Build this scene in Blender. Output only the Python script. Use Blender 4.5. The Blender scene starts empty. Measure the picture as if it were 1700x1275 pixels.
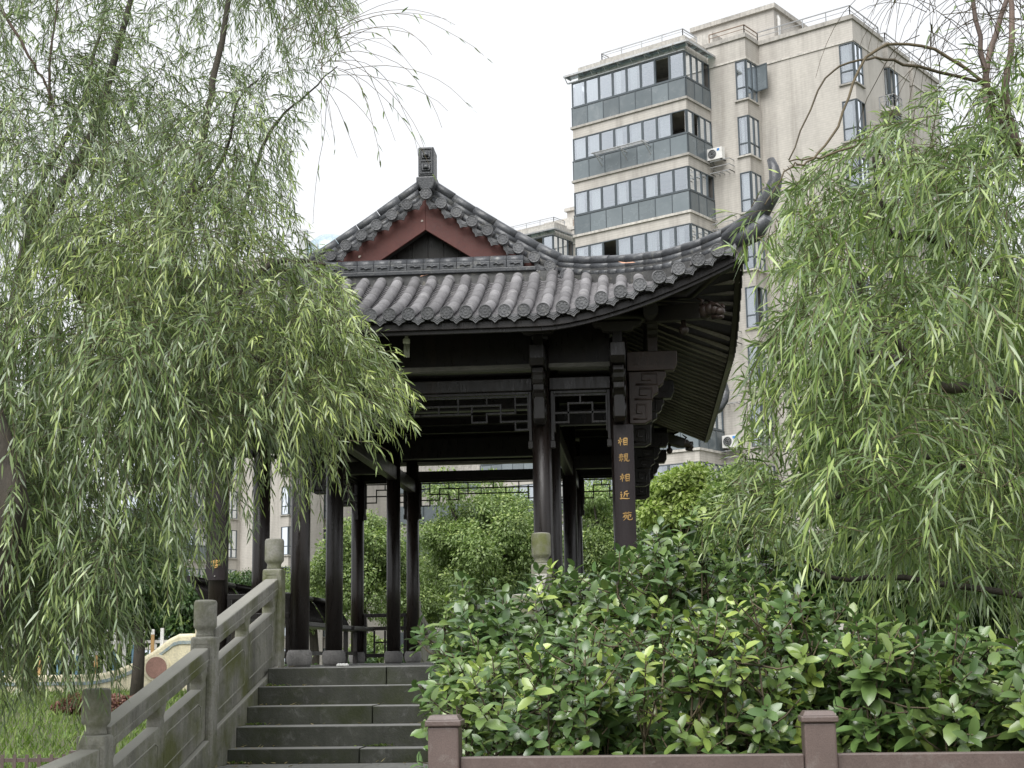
import bpy, bmesh, math, random
import numpy as np
from mathutils import Matrix, Vector
R = math.radians
random.seed(7)
rng = np.random.default_rng(11)
scn = bpy.context.scene
COL = scn.collection

# ------------------------------------------------------------------ camera, world, sun, exposure
FPX, CXP, CYP = 2460.0, 850.0, 637.5
_y, _p, _r = R(4.9), R(10.4), R(0.86)
CAM = Vector((0, 0, .79))
_f = Vector((-math.sin(_y) * math.cos(_p), math.cos(_y) * math.cos(_p), math.sin(_p)))
_r0 = Vector((math.cos(_y), math.sin(_y), 0)); _u0 = _r0.cross(_f)
_rt = _r0 * math.cos(_r) - _u0 * math.sin(_r); _up = _u0 * math.cos(_r) + _r0 * math.sin(_r)
cd = bpy.data.cameras.new('camera'); cam = bpy.data.objects.new('camera', cd); COL.objects.link(cam)
cd.sensor_width = 36; cd.lens = 36 * FPX / 1700; cd.clip_end = 6000; cd.clip_start = .05
cam.matrix_world = Matrix(((_rt.x, _up.x, -_f.x, 0), (_rt.y, _up.y, -_f.y, 0), (_rt.z, _up.z, -_f.z, .79), (0, 0, 0, 1)))
scn.camera = cam

world = bpy.data.worlds.new('World'); scn.world = world; world.use_nodes = True
nt = world.node_tree; nt.nodes.clear()
wo = nt.nodes.new('ShaderNodeOutputWorld'); bg = nt.nodes.new('ShaderNodeBackground')
sky = nt.nodes.new('ShaderNodeTexSky'); sky.sky_type = 'NISHITA'; sky.sun_disc = False
SUN_EL, SUN_AZ = R(52), R(200)
sky.sun_elevation = SUN_EL; sky.sun_rotation = SUN_AZ
sky.air_density = 1.2; sky.dust_density = 6; sky.ozone_density = 1
hs = nt.nodes.new('ShaderNodeHueSaturation'); hs.inputs['Saturation'].default_value = .25
mx = nt.nodes.new('ShaderNodeMix'); mx.data_type = 'RGBA'; mx.inputs['Factor'].default_value = .80
mx.inputs['B'].default_value = (9.0, 9.15, 9.4, 1)          # the closed cloud layer under that sky
nt.links.new(sky.outputs[0], hs.inputs['Color']); nt.links.new(hs.outputs[0], mx.inputs['A'])
cn = nt.nodes.new('ShaderNodeTexNoise'); cn.inputs['Scale'].default_value = 2.2; cn.inputs['Detail'].default_value = 5
cr = nt.nodes.new('ShaderNodeValToRGB'); cr.color_ramp.elements[0].position = .3; cr.color_ramp.elements[0].color = (.9, .905, .915, 1); cr.color_ramp.elements[1].position = .7; cr.color_ramp.elements[1].color = (1, 1, 1, 1)
cg = nt.nodes.new('ShaderNodeTexCoord'); nt.links.new(cg.outputs['Generated'], cn.inputs['Vector']); nt.links.new(cn.outputs['Fac'], cr.inputs[0])
cm = nt.nodes.new('ShaderNodeMix'); cm.data_type = 'RGBA'; cm.blend_type = 'MULTIPLY'; cm.inputs['Factor'].default_value = 1
nt.links.new(mx.outputs['Result'], cm.inputs['A']); nt.links.new(cr.outputs[0], cm.inputs['B'])
nt.links.new(cm.outputs['Result'], bg.inputs['Color']); bg.inputs['Strength'].default_value = .05
nt.links.new(bg.outputs[0], wo.inputs[0])
sd = bpy.data.lights.new('sun', 'SUN'); sd.energy = 1.5; sd.angle = R(48); sd.color = (1, .985, .965)
so = bpy.data.objects.new('sun', sd); COL.objects.link(so)
_sdir = Vector((math.sin(SUN_AZ) * math.cos(SUN_EL), math.cos(SUN_AZ) * math.cos(SUN_EL), math.sin(SUN_EL)))
so.rotation_euler = _sdir.to_track_quat('Z', 'Y').to_euler(); so.location = (0, -5, 30)
vs = scn.view_settings; vs.view_transform = 'Standard'; vs.look = 'None'; vs.exposure = 1.5; vs.gamma = 1; vs.use_curve_mapping = False

# ------------------------------------------------------------------ helpers
WM = {}
def wm(o): return WM.get(o.name, Matrix.Identity(4))
def tag(o, label=None, cat=None, group=None, kind=None):
    if label: o['label'] = label
    if cat: o['category'] = cat
    if group: o['group'] = group
    if kind: o['kind'] = kind
    return o
def link(name, me, parent=None, M=None):
    o = bpy.data.objects.new(name, me); COL.objects.link(o)
    M = M or Matrix.Identity(4); WM[o.name] = M
    if parent is not None:
        o.parent = parent; o.matrix_basis = wm(parent).inverted() @ M
    else: o.matrix_basis = M
    return o
def thing(name, label, cat, loc=(0, 0, 0), rz=0, group=None):
    o = link(name, None, None, Matrix.Translation(loc) @ Matrix.Rotation(rz, 4, 'Z'))
    o.empty_display_size = .2
    return tag(o, label, cat, group)
class MB:
    def __init__(s): s.v = []; s.f = []; s.sm = []
    def add(s, vs, fs, smooth=False):
        n = len(s.v); s.v += [tuple(v) for v in vs]
        s.f += [tuple(i + n for i in f) for f in fs]; s.sm += [smooth] * len(fs); return s
    def box(s, x0, x1, y0, y1, z0, z1, M=None):
        vs = [(x0, y0, z0), (x1, y0, z0), (x1, y1, z0), (x0, y1, z0), (x0, y0, z1), (x1, y0, z1), (x1, y1, z1), (x0, y1, z1)]
        if M is not None: vs = [M @ Vector(v) for v in vs]
        return s.add(vs, [(0, 3, 2, 1), (4, 5, 6, 7), (0, 1, 5, 4), (1, 2, 6, 5), (2, 3, 7, 6), (3, 0, 4, 7)])
    def beam(s, a, b, w, h, up=(0, 0, 1)):
        a = Vector(a); b = Vector(b); d = b - a; L = d.length; d.normalize()
        x = d.cross(Vector(up)); x.normalize(); z = x.cross(d)
        M = Matrix(((d.x, x.x, z.x, a.x), (d.y, x.y, z.y, a.y), (d.z, x.z, z.z, a.z), (0, 0, 0, 1)))
        return s.box(0, L, -w / 2, w / 2, -h / 2, h / 2, M)
    def prism(s, poly, lo, hi, ax='y', M=None):
        n = len(poly); f = {'y': lambda p, t: (p[0], t, p[1]), 'x': lambda p, t: (t, p[0], p[1]), 'z': lambda p, t: (p[0], p[1], t)}[ax]
        vs = [f(p, lo) for p in poly] + [f(p, hi) for p in poly]
        if M is not None: vs = [M @ Vector(v) for v in vs]
        fs = [tuple(range(n)), tuple(range(2 * n - 1, n - 1, -1))] + [(i, i + n, (i + 1) % n + n, (i + 1) % n) for i in range(n)]
        return s.add(vs, fs)
    def tube(s, path, rad, n=8, cap=True, smooth=True):
        P = [Vector(p) for p in path]; m = len(P)
        if not hasattr(rad, '__len__'): rad = [rad] * m
        vs = []; prev = None
        for i in range(m):
            t = (P[min(i + 1, m - 1)] - P[max(i - 1, 0)]); t.normalize()
            if prev is None:
                a = Vector((0, 0, 1)) if abs(t.z) < .9 else Vector((1, 0, 0)); x = a.cross(t)
            else: x = prev - t * prev.dot(t)
            x.normalize(); prev = x; y = t.cross(x)
            for k in range(n):
                an = 2 * math.pi * k / n; vs.append(P[i] + (x * math.cos(an) + y * math.sin(an)) * rad[i])
        fs = [(i * n + k, i * n + (k + 1) % n, (i + 1) * n + (k + 1) % n, (i + 1) * n + k) for i in range(m - 1) for k in range(n)]
        s.add(vs, fs, smooth)
        if cap: 
            b = len(s.v) - m * n
            s.f += [tuple(b + k for k in reversed(range(n))), tuple(b + (m - 1) * n + k for k in range(n))]; s.sm += [False, False]
        return s
    def lathe(s, prof, n=24, o=(0, 0, 0), smooth=True):
        vs = [(o[0] + r * math.cos(2 * math.pi * k / n), o[1] + r * math.sin(2 * math.pi * k / n), o[2] + z) for r, z in prof for k in range(n)]
        m = len(prof)
        fs = [(i * n + k, i * n + (k + 1) % n, (i + 1) * n + (k + 1) % n, (i + 1) * n + k) for i in range(m - 1) for k in range(n)]
        s.add(vs, fs, smooth); b = len(s.v) - m * n
        s.f += [tuple(b + k for k in reversed(range(n))), tuple(b + (m - 1) * n + k for k in range(n))]; s.sm += [False, False]
        return s
    def mesh(s, name, mat):
        me = bpy.data.meshes.new(name); me.from_pydata(s.v, [], s.f)
        me.polygons.foreach_set('use_smooth', s.sm)
        if mat: me.materials.append(mat)
        me.update(); return me
    def build(s, name, mat, parent=None, M=None, bevel=0, local=False):
        """vertices in world coordinates, or in the parent's own when local"""
        me = s.mesh(name, mat)
        if local and parent is not None: M = wm(parent) @ (M or Matrix.Identity(4))
        o = link(name, me, parent, M)
        if bevel:
            b = o.modifiers.new('bevel', 'BEVEL'); b.width = bevel; b.segments = 2; b.limit_method = 'ANGLE'; b.angle_limit = R(40)
        return o
def B(name, mat, parent, *a, bevel=0, **k): return MB().box(*a).build(name, mat, parent, bevel=bevel, **k)

# ------------------------------------------------------------------ materials
def ramp(nt, fac, stops):
    r = nt.nodes.new('ShaderNodeValToRGB'); e = r.color_ramp.elements
    while len(e) < len(stops): e.new(.5)
    for el, (p, c) in zip(e, stops): el.position = p; el.color = (*c, 1)
    nt.links.new(fac, r.inputs[0]); return r.outputs[0]
def noise(nt, vec, sc, det=5, rough=.6, dist=0):
    n = nt.nodes.new('ShaderNodeTexNoise'); n.inputs['Scale'].default_value = sc; n.inputs['Detail'].default_value = det
    n.inputs['Roughness'].default_value = rough; n.inputs['Distortion'].default_value = dist
    if vec is not None: nt.links.new(vec, n.inputs['Vector'])
    return n.outputs['Fac']
def mixc(nt, fac, a, b, mode='MIX'):
    m = nt.nodes.new('ShaderNodeMix'); m.data_type = 'RGBA'; m.blend_type = mode
    for sock, v in (('Factor', fac), ('A', a), ('B', b)):
        if isinstance(v, (int, float)): m.inputs[sock].default_value = v
        elif isinstance(v, tuple): m.inputs[sock].default_value = (*v, 1)
        else: nt.links.new(v, m.inputs[sock])
    return m.outputs['Result']
def mth(nt, op, a, b=0.0):
    m = nt.nodes.new('ShaderNodeMath'); m.operation = op
    for i, v in enumerate((a, b)):
        if isinstance(v, (int, float)): m.inputs[i].default_value = v
        else: nt.links.new(v, m.inputs[i])
    return m.outputs[0]
def new_mat(name):
    m = bpy.data.materials.new(name); m.use_nodes = True; nt = m.node_tree; nt.nodes.clear()
    o = nt.nodes.new('ShaderNodeOutputMaterial'); p = nt.nodes.new('ShaderNodeBsdfPrincipled')
    nt.links.new(p.outputs[0], o.inputs[0]); return m, nt, p, o
def wear(name, c1, c2, c3=None, sc=3, fine=40, rough=.7, bump=.2, stretch=(1, 1, 1), moss=None, moss_amt=.5, var=.25, metal=0, spec=.5, top=None, streak=0, grain=1.0):
    """stained surface: two tones in large patches, fine grain, piece-to-piece variation, moss in patches, dust on upward faces"""
    m, nt, p, o = new_mat(name)
    g = nt.nodes.new('ShaderNodeNewGeometry'); pos = g.outputs['Position']
    mp = nt.nodes.new('ShaderNodeMapping'); mp.inputs['Scale'].default_value = stretch; nt.links.new(pos, mp.inputs[0]); v = mp.outputs[0]
    n1 = noise(nt, v, sc, 6, .65); n2 = noise(nt, v, fine, 4, .7)
    c = ramp(nt, n1, [(.3, c1), (.7, c2)])
    if c3: c = mixc(nt, ramp(nt, noise(nt, v, sc * 2.7, 5, .7, .6), [(.55, (0, 0, 0)), (.72, (1, 1, 1))]), c, c3)
    c = mixc(nt, 1.0, c, ramp(nt, n2, [(.25, (1 - .28 * grain,) * 3), (.75, (1 + .22 * grain,) * 3)]), 'MULTIPLY')
    oi = nt.nodes.new('ShaderNodeObjectInfo')
    k = ramp(nt, oi.outputs['Random'], [(0, (1 - var,) * 3), (1, (1 + var,) * 3)])
    c = mixc(nt, 1.0, c, k, 'MULTIPLY')
    if streak:
        mp2 = nt.nodes.new('ShaderNodeMapping'); mp2.inputs['Scale'].default_value = (6, 6, .35); nt.links.new(pos, mp2.inputs[0])
        sk = ramp(nt, noise(nt, mp2.outputs[0], 1.2, 5, .6), [(.45, (1,) * 3), (.75, (1 - streak,) * 3)])
        c = mixc(nt, 1.0, c, sk, 'MULTIPLY')
    if moss:
        mm = ramp(nt, noise(nt, pos, 1.7, 6, .68), [(.62 - .3 * moss_amt, (0, 0, 0)), (.8 - .3 * moss_amt, (.85,) * 3)])
        c = mixc(nt, mm, c, mixc(nt, n2, moss, tuple(x * .5 for x in moss)))
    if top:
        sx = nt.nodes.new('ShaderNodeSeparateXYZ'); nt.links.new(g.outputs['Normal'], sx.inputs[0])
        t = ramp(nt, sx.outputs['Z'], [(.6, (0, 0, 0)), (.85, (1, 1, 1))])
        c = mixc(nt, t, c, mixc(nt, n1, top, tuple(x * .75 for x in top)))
    nt.links.new(c, p.inputs['Base Color']); p.inputs['Roughness'].default_value = rough; p.inputs['Metallic'].default_value = metal
    p.inputs['Specular IOR Level'].default_value = spec
    nt.links.new(ramp(nt, n2, [(.3, (max(rough - .12, .05),) * 3), (.7, (min(rough + .12, 1),) * 3)]), p.inputs['Roughness'])
    b = nt.nodes.new('ShaderNodeBump'); b.inputs['Strength'].default_value = bump; b.inputs['Distance'].default_value = .01
    nt.links.new(mth(nt, 'ADD', mth(nt, 'MULTIPLY', n1, .6), n2), b.inputs['Height']); nt.links.new(b.outputs[0], p.inputs['Normal'])
    return m
def leaf_mat(name, cols, tipc, rough=.45, trans=.35, back=None, spec=.5):
    m, nt, p, o = new_mat(name)
    g = nt.nodes.new('ShaderNodeNewGeometry')
    n = len(cols); c = ramp(nt, g.outputs['Random Per Island'], [(i / (n - 1), k) for i, k in enumerate(cols)])
    cl = noise(nt, g.outputs['Position'], 1.1, 3, .5)
    c = mixc(nt, 1.0, c, ramp(nt, cl, [(.3, (.75,) * 3), (.7, (1.25,) * 3)]), 'MULTIPLY')
    a = nt.nodes.new('ShaderNodeAttribute'); a.attribute_name = 'tip'
    c = mixc(nt, a.outputs['Fac'], c, tipc)
    if back: c = mixc(nt, g.outputs['Backfacing'], c, mixc(nt, .6, c, back))
    nt.links.new(c, p.inputs['Base Color']); p.inputs['Roughness'].default_value = rough; p.inputs['Specular IOR Level'].default_value = spec
    tr = nt.nodes.new('ShaderNodeBsdfTranslucent'); nt.links.new(mixc(nt, 1.0, c, (1.0, 1.2, .62), 'MULTIPLY'), tr.inputs[0])
    ms = nt.nodes.new('ShaderNodeMixShader'); ms.inputs[0].default_value = trans
    nt.links.new(p.outputs[0], ms.inputs[1]); nt.links.new(tr.outputs[0], ms.inputs[2]); nt.links.new(ms.outputs[0], o.inputs[0])
    return m
def glass_mat(name, tint, refl=.25, alpha=.5):
    m, nt, p, o = new_mat(name)
    nt.nodes.remove(p)
    t = nt.nodes.new('ShaderNodeBsdfTransparent'); t.inputs[0].default_value = (*tint, 1)
    gl = nt.nodes.new('ShaderNodeBsdfGlossy'); gl.inputs['Roughness'].default_value = .03; gl.inputs[0].default_value = (.9, .95, 1, 1)
    fr = nt.nodes.new('ShaderNodeFresnel'); fr.inputs[0].default_value = 1.5
    ms = nt.nodes.new('ShaderNodeMixShader'); nt.links.new(mth(nt, 'ADD', mth(nt, 'MULTIPLY', fr.outputs[0], 1.6), refl), ms.inputs[0])
    nt.links.new(t.outputs[0], ms.inputs[1]); nt.links.new(gl.outputs[0], ms.inputs[2]); nt.links.new(ms.outputs[0], o.inputs[0])
    return m
M = {}
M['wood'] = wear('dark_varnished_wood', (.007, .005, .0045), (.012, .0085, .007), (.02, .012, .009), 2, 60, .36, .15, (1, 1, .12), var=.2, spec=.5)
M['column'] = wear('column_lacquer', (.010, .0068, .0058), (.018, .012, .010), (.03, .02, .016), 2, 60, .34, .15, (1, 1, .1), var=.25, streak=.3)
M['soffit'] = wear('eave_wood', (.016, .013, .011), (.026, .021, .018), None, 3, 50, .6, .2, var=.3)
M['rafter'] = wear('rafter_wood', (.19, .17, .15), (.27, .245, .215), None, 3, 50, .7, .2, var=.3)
M['edge_sheen'] = wear('painted_sheen_beam_edge', (.2, .19, .175), (.3, .285, .265), None, 5, 40, .5, .2, (.3, 1, 1))  # pale tone paints the sheen of the lit beam edge into the colour
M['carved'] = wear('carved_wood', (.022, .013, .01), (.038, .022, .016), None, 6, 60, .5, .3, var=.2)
M['red'] = wear('red_oxide_paint', (.088, .027, .022), (.115, .036, .029), (.07, .02, .017), 4, 50, .65, .15, var=.05)
M['chip'] = wear('bare_render', (.5, .46, .4), (.6, .55, .5), None, 8, 40, .8, .2)
M['tile'] = wear('grey_clay_tile', (.14, .136, .142), (.22, .214, .22), (.28, .275, .27), 5, 70, .75, .35, var=.3)
M['ridge'] = wear('grey_ridge_tile', (.045, .048, .054), (.085, .09, .098), (.16, .16, .15), 5, 60, .36, .3, var=.22)
M['disc'] = wear('pressed_clay_tile', (.08, .082, .088), (.13, .132, .138), (.18, .18, .175), 8, 70, .7, .2, var=.25)
M['mortar'] = wear('lime_mortar', (.055, .056, .057), (.11, .11, .108), (.2, .19, .165), 7, 40, .85, .5, moss=(.05, .055, .03), moss_amt=.1)
M['bed'] = wear('pan_tile_bed', (.03, .03, .031), (.05, .05, .05), None, 8, 60, .85, .4)
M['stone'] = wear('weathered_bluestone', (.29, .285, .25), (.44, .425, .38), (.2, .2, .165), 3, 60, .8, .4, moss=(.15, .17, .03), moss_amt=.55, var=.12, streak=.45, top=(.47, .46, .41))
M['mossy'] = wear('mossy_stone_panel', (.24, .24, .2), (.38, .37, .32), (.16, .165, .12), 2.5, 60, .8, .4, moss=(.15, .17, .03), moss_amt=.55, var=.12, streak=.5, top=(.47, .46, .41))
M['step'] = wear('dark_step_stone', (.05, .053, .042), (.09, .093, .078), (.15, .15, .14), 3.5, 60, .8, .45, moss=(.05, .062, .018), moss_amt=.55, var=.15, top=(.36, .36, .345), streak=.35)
M['base'] = wear('column_base_stone', (.2, .195, .19), (.3, .29, .28), (.15, .15, .14), 8, 60, .8, .3)
M['brown'] = wear('brown_fence_paint', (.10, .072, .064), (.122, .088, .078), (.155, .128, .115), 7, 220, .5, .12, var=.06, streak=.18, top=(.15, .12, .11))
M['plaque'] = wear('plaque_lacquer', (.015, .0085, .0105), (.022, .013, .0155), None, 3, 80, .45, .1)
M['gold'] = wear('gold_leaf', (.5, .30, .10), (.65, .42, .16), None, 20, 90, .4, .1, metal=.35)
M['cfl'] = wear('lamp_glass', (.6, .62, .52), (.66, .68, .58), None, 8, 50, .4, .05)
M['bark'] = wear('willow_bark', (.035, .03, .024), (.075, .064, .05), (.02, .018, .015), 6, 30, .9, .8, (1, 1, .35))
M['twig'] = wear('twig_bark', (.07, .055, .035), (.12, .095, .055), None, 6, 40, .8, .2)
M['redtwig'] = wear('young_willow_bark', (.085, .06, .05), (.15, .105, .085), None, 6, 40, .7, .3)
M['beige'] = None
M['slab'] = wear('concrete_ledge', (.38, .36, .33), (.48, .46, .42), (.28, .27, .25), .6, 6, .85, .2, streak=.35)
M['frame'] = wear('window_frame_metal', (.055, .07, .08), (.075, .09, .1), None, 1, 1.5, .45, .0, var=.1, grain=.3)
M['panel'] = wear('spandrel_glass_panel', (.115, .138, .15), (.155, .178, .19), (.19, .21, .22), .35, .7, .22, .0, var=.22, grain=.2)
M['curtain'] = wear('curtain_cloth', (.74, .73, .70), (.86, .85, .82), None, .8, .9, .9, .0, (2, 2, .2), var=.2, grain=.4)
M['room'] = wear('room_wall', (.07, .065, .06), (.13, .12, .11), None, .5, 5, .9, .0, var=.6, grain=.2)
M['glass'] = glass_mat('window_glass', (.9, .92, .93), .2)
M['canopy'] = glass_mat('canopy_glass', (.66, .74, .72), .12)
M['white'] = wear('white_metal', (.62, .61, .58), (.75, .74, .72), (.5, .49, .46), 3, 30, .5, .05)
M['rail'] = wear('galvanised_rail', (.28, .29, .3), (.4, .41, .42), (.2, .14, .1), 1.5, 20, .5, .1)
M['rust'] = wear('rusty_rail', (.2, .14, .1), (.3, .22, .17), None, 1.5, 20, .7, .1)
M['black'] = wear('dark_grille', (.02, .02, .02), (.03, .03, .03), None, 5, 50, .5, .05)
M['cream'] = wear('cream_render', (.54, .49, .34), (.64, .59, .44), (.42, .38, .27), 1.2, 20, .85, .15, streak=.2)
M['bluetile'] = wear('mosaic_band', (.12, .2, .27), (.35, .36, .3), (.6, .55, .4), 8, 20, .4, .1)
M['medal'] = wear('medallion_stone', (.24, .14, .11), (.33, .19, .155), None, 3, 20, .8, .2)
M['cobble'] = wear('cladding_stone', (.22, .17, .13), (.34, .28, .22), None, 3, 20, .8, .4, var=.4)
M['blue'] = wear('blue_paint', (.16, .3, .42), (.2, .36, .48), None, 3, 30, .5, .05)
M['orange'] = wear('orange_paint', (.5, .3, .12), (.56, .35, .15), None, 3, 30, .5, .05)
M['teal'] = wear('teal_paint', (.04, .22, .2), (.06, .28, .26), None, 3, 30, .5, .05)
M['soil'] = wear('damp_soil_and_grass', (.045, .05, .02), (.07, .075, .03), (.09, .13, .03), .8, 12, .95, .5)
M['paver'] = wear('path_paving', (.2, .2, .19), (.3, .3, .28), (.15, .15, .14), 2, 40, .8, .3, var=.15)
M['towerglass'] = wear('pale_curtain_wall', (.36, .46, .52), (.46, .55, .6), (.3, .4, .46), .3, 2, .2, .02)
M['dryleaf'] = wear('dry_leaf', (.4, .2, .12), (.5, .27, .17), None, 20, 60, .7, .1)
M['paper'] = wear('white_paper', (.75, .75, .73), (.8, .8, .78), None, 20, 60, .8, .2)
M['bluelabel'] = wear('blue_sticker', (.05, .2, .5), (.06, .22, .55), None, 20, 60, .4, .02)
def tile_wall(name):
    m, nt, p, o = new_mat(name)
    g = nt.nodes.new('ShaderNodeNewGeometry'); pos = g.outputs['Position']
    sx = nt.nodes.new('ShaderNodeSeparateXYZ'); nt.links.new(pos, sx.inputs[0])
    fr = mth(nt, 'FRACT', mth(nt, 'MULTIPLY', sx.outputs['Z'], 8.5))
    joint = ramp(nt, fr, [(0, (.84,) * 3), (.14, (.86,) * 3), (.26, (1,) * 3), (1, (1,) * 3)])
    c = ramp(nt, noise(nt, pos, .35, 5, .6), [(.3, (.39, .368, .335)), (.7, (.475, .448, .405))])
    row = mth(nt, 'FLOOR', mth(nt, 'MULTIPLY', sx.outputs['Z'], 8.5))
    cb = nt.nodes.new('ShaderNodeCombineXYZ'); nt.links.new(mth(nt, 'MULTIPLY', sx.outputs['X'], 1.5), cb.inputs[0]); nt.links.new(mth(nt, 'MULTIPLY', sx.outputs['Y'], 1.5), cb.inputs[1]); nt.links.new(row, cb.inputs[2])
    c = mixc(nt, 1.0, c, ramp(nt, noise(nt, cb.outputs[0], 3, 2), [(.3, (.93,) * 3), (.7, (1.06,) * 3)]), 'MULTIPLY')
    mp2 = nt.nodes.new('ShaderNodeMapping'); mp2.inputs['Scale'].default_value = (1.6, 1.6, .08); nt.links.new(pos, mp2.inputs[0])
    c = mixc(nt, 1.0, c, ramp(nt, noise(nt, mp2.outputs[0], 1.1, 6, .65), [(.46, (1,) * 3), (.76, (.66, .65, .64))]), 'MULTIPLY')
    c = mixc(nt, 1.0, c, joint, 'MULTIPLY')
    nt.links.new(c, p.inputs['Base Color']); p.inputs['Roughness'].default_value = .6
    b = nt.nodes.new('ShaderNodeBump'); b.inputs['Strength'].default_value = .3; b.inputs['Distance'].default_value = .02
    nt.links.new(fr, b.inputs['Height'])
    return m
M['beige'] = tile_wall('beige_tile_cladding')
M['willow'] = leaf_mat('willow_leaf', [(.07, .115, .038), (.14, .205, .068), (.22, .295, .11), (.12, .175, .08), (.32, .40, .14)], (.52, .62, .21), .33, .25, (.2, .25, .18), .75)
M['willow3'] = leaf_mat('pale_willow_leaf', [(.10, .15, .045), (.19, .26, .08), (.28, .355, .12), (.16, .21, .085), (.38, .46, .15)], (.58, .66, .22), .33, .28, (.24, .29, .2), .75)  # paler, yellower green for the middle sprays of the left willow
M['willow2'] = leaf_mat('near_willow_leaf', [(.065, .12, .03), (.135, .21, .055), (.215, .305, .085), (.115, .18, .065), (.31, .41, .115)], (.52, .62, .19), .33, .25, (.2, .26, .16), .75)
M['osman'] = leaf_mat('osmanthus_leaf', [(.045, .09, .03), (.07, .135, .04), (.105, .185, .052), (.06, .115, .038), (.145, .225, .062)], (.37, .47, .10), .3, .2, (.085, .13, .06), .75)
M['camphor'] = leaf_mat('camphor_leaf', [(.12, .175, .06), (.175, .245, .085), (.24, .32, .115), (.14, .205, .075)], (.42, .50, .18), .4, .32)
M['darkleaf'] = leaf_mat('dark_tree_leaf', [(.035, .075, .022), (.05, .10, .03), (.075, .13, .04)], (.2, .26, .07), .45, .3)
M['yellowleaf'] = leaf_mat('yellow_green_leaf', [(.20, .28, .07), (.26, .34, .09), (.32, .40, .12)], (.42, .48, .16), .45, .35)
M['redleaf'] = leaf_mat('red_maple_leaf', [(.14, .055, .05), (.2, .09, .075), (.24, .12, .09)], (.3, .2, .14), .5, .35)
M['litter'] = leaf_mat('dry_willow_leaf', [(.2, .15, .07), (.3, .22, .09), (.25, .2, .12), (.34, .3, .14)], (.42, .36, .16), .7, .1)
M['grass'] = leaf_mat('grass_blade', [(.075, .13, .025), (.11, .18, .035), (.16, .235, .05)], (.26, .32, .09), .6, .3)

# ------------------------------------------------------------------ ground and setting
def gz(y):
    t = min(max((y - 13) / 27, 0), 1); return -.6 + .6 * t * t * (3 - 2 * t)
def at(px, py, Y):
    """point of the vertical plane at distance Y that the sight line through a photograph pixel meets (used for laying out)"""
    d = _rt * ((px - CXP) / FPX) - _up * ((py - CYP) / FPX) + _f
    return CAM + d * (Y / d.y)
ys = [-60, -20, -5, 0, 5, 10, 13, 16, 19, 22, 25, 28, 31, 34, 37, 40, 60, 120, 400, 3000]
xs = [-3000, -300, -60, -30, -15, -5, 0, 5, 15, 30, 60, 300, 3000]
g = MB(); g.add([(x, y, gz(y)) for y in ys for x in xs], [(j * len(xs) + i, j * len(xs) + i + 1, (j + 1) * len(xs) + i + 1, (j + 1) * len(xs) + i) for j in range(len(ys) - 1) for i in range(len(xs) - 1)], True)
tag(g.build('ground', M['soil']), kind='structure')
path = tag(B('path', M['soil'], None, -3.1, -.7, -4, 8.05, -.9, -.588), kind='structure')
for j in range(14):
    for i in range(3):
        y0 = -3.9 + j * .85; B('paving_stone', M['paver'], path, -3.08 + i * .79, -3.08 + i * .79 + .775, y0, y0 + .835, -.62, -.57 + random.uniform(-.003, .003), bevel=.004)
landing = tag(B('landing', M['step'], None, -2.93, -.88, 9.1, 10.42, -.8, .045), kind='structure')
for i in range(4):
    for j in range(2):
        B('paving_stone', M['paver'], landing, -2.925 + i * .512, -2.925 + i * .512 + .505, 9.11 + j * .655, 9.11 + j * .655 + .648, .02, .075 + random.uniform(-.003, .003), bevel=.004)

def np_mesh(name, V, F, mat, attr=None, smooth=True):
    """F: list of (k, n) index arrays of equal polygon size"""
    me = bpy.data.meshes.new(name); me.vertices.add(len(V)); me.vertices.foreach_set('co', np.ascontiguousarray(V, np.float32).ravel())
    idx = np.concatenate([f.ravel() for f in F]); tot = np.concatenate([np.full(len(f), f.shape[1]) for f in F])
    me.loops.add(len(idx)); me.loops.foreach_set('vertex_index', idx.astype(np.int32))
    me.polygons.add(len(tot)); st = np.concatenate([[0], np.cumsum(tot)[:-1]])
    me.polygons.foreach_set('loop_start', st.astype(np.int32)); me.polygons.foreach_set('loop_total', tot.astype(np.int32))
    me.polygons.foreach_set('use_smooth', np.full(len(tot), smooth))
    if attr is not None:
        a = me.attributes.new('tip', 'FLOAT', 'POINT'); a.data.foreach_set('value', attr.astype(np.float32))
    me.materials.append(mat); me.update(calc_edges=True); me.validate(); return me
def nz(a): return a / np.maximum(np.linalg.norm(a, axis=-1, keepdims=True), 1e-9)
def slim_leaves(P, D, N, L, W, droop):
    """lanceolate leaves: 6 vertices each, curving towards the ground"""
    S = nz(np.cross(D, N)); N = np.cross(S, D); n = len(P)
    def row(t, w): 
        c = P + D * (L * t)[:, None]; c = c - np.array([0, 0, 1]) * (droop * L * t * t)[:, None]
        return c - S * (W * w)[:, None], c + S * (W * w)[:, None]
    o = np.ones(n); a, b = row(.3 * o, .5); c, d = row(.62 * o, .42); base, _ = row(0 * o, 0); tip, _ = row(o, 0)
    V = np.stack([base, a, b, c, d, tip], 1).reshape(-1, 3); i = (np.arange(n) * 6)[:, None]
    return V, [i + np.array([[0, 2, 1]]), i + np.array([[1, 2, 4, 3]]), i + np.array([[3, 4, 5]])], 6
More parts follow.
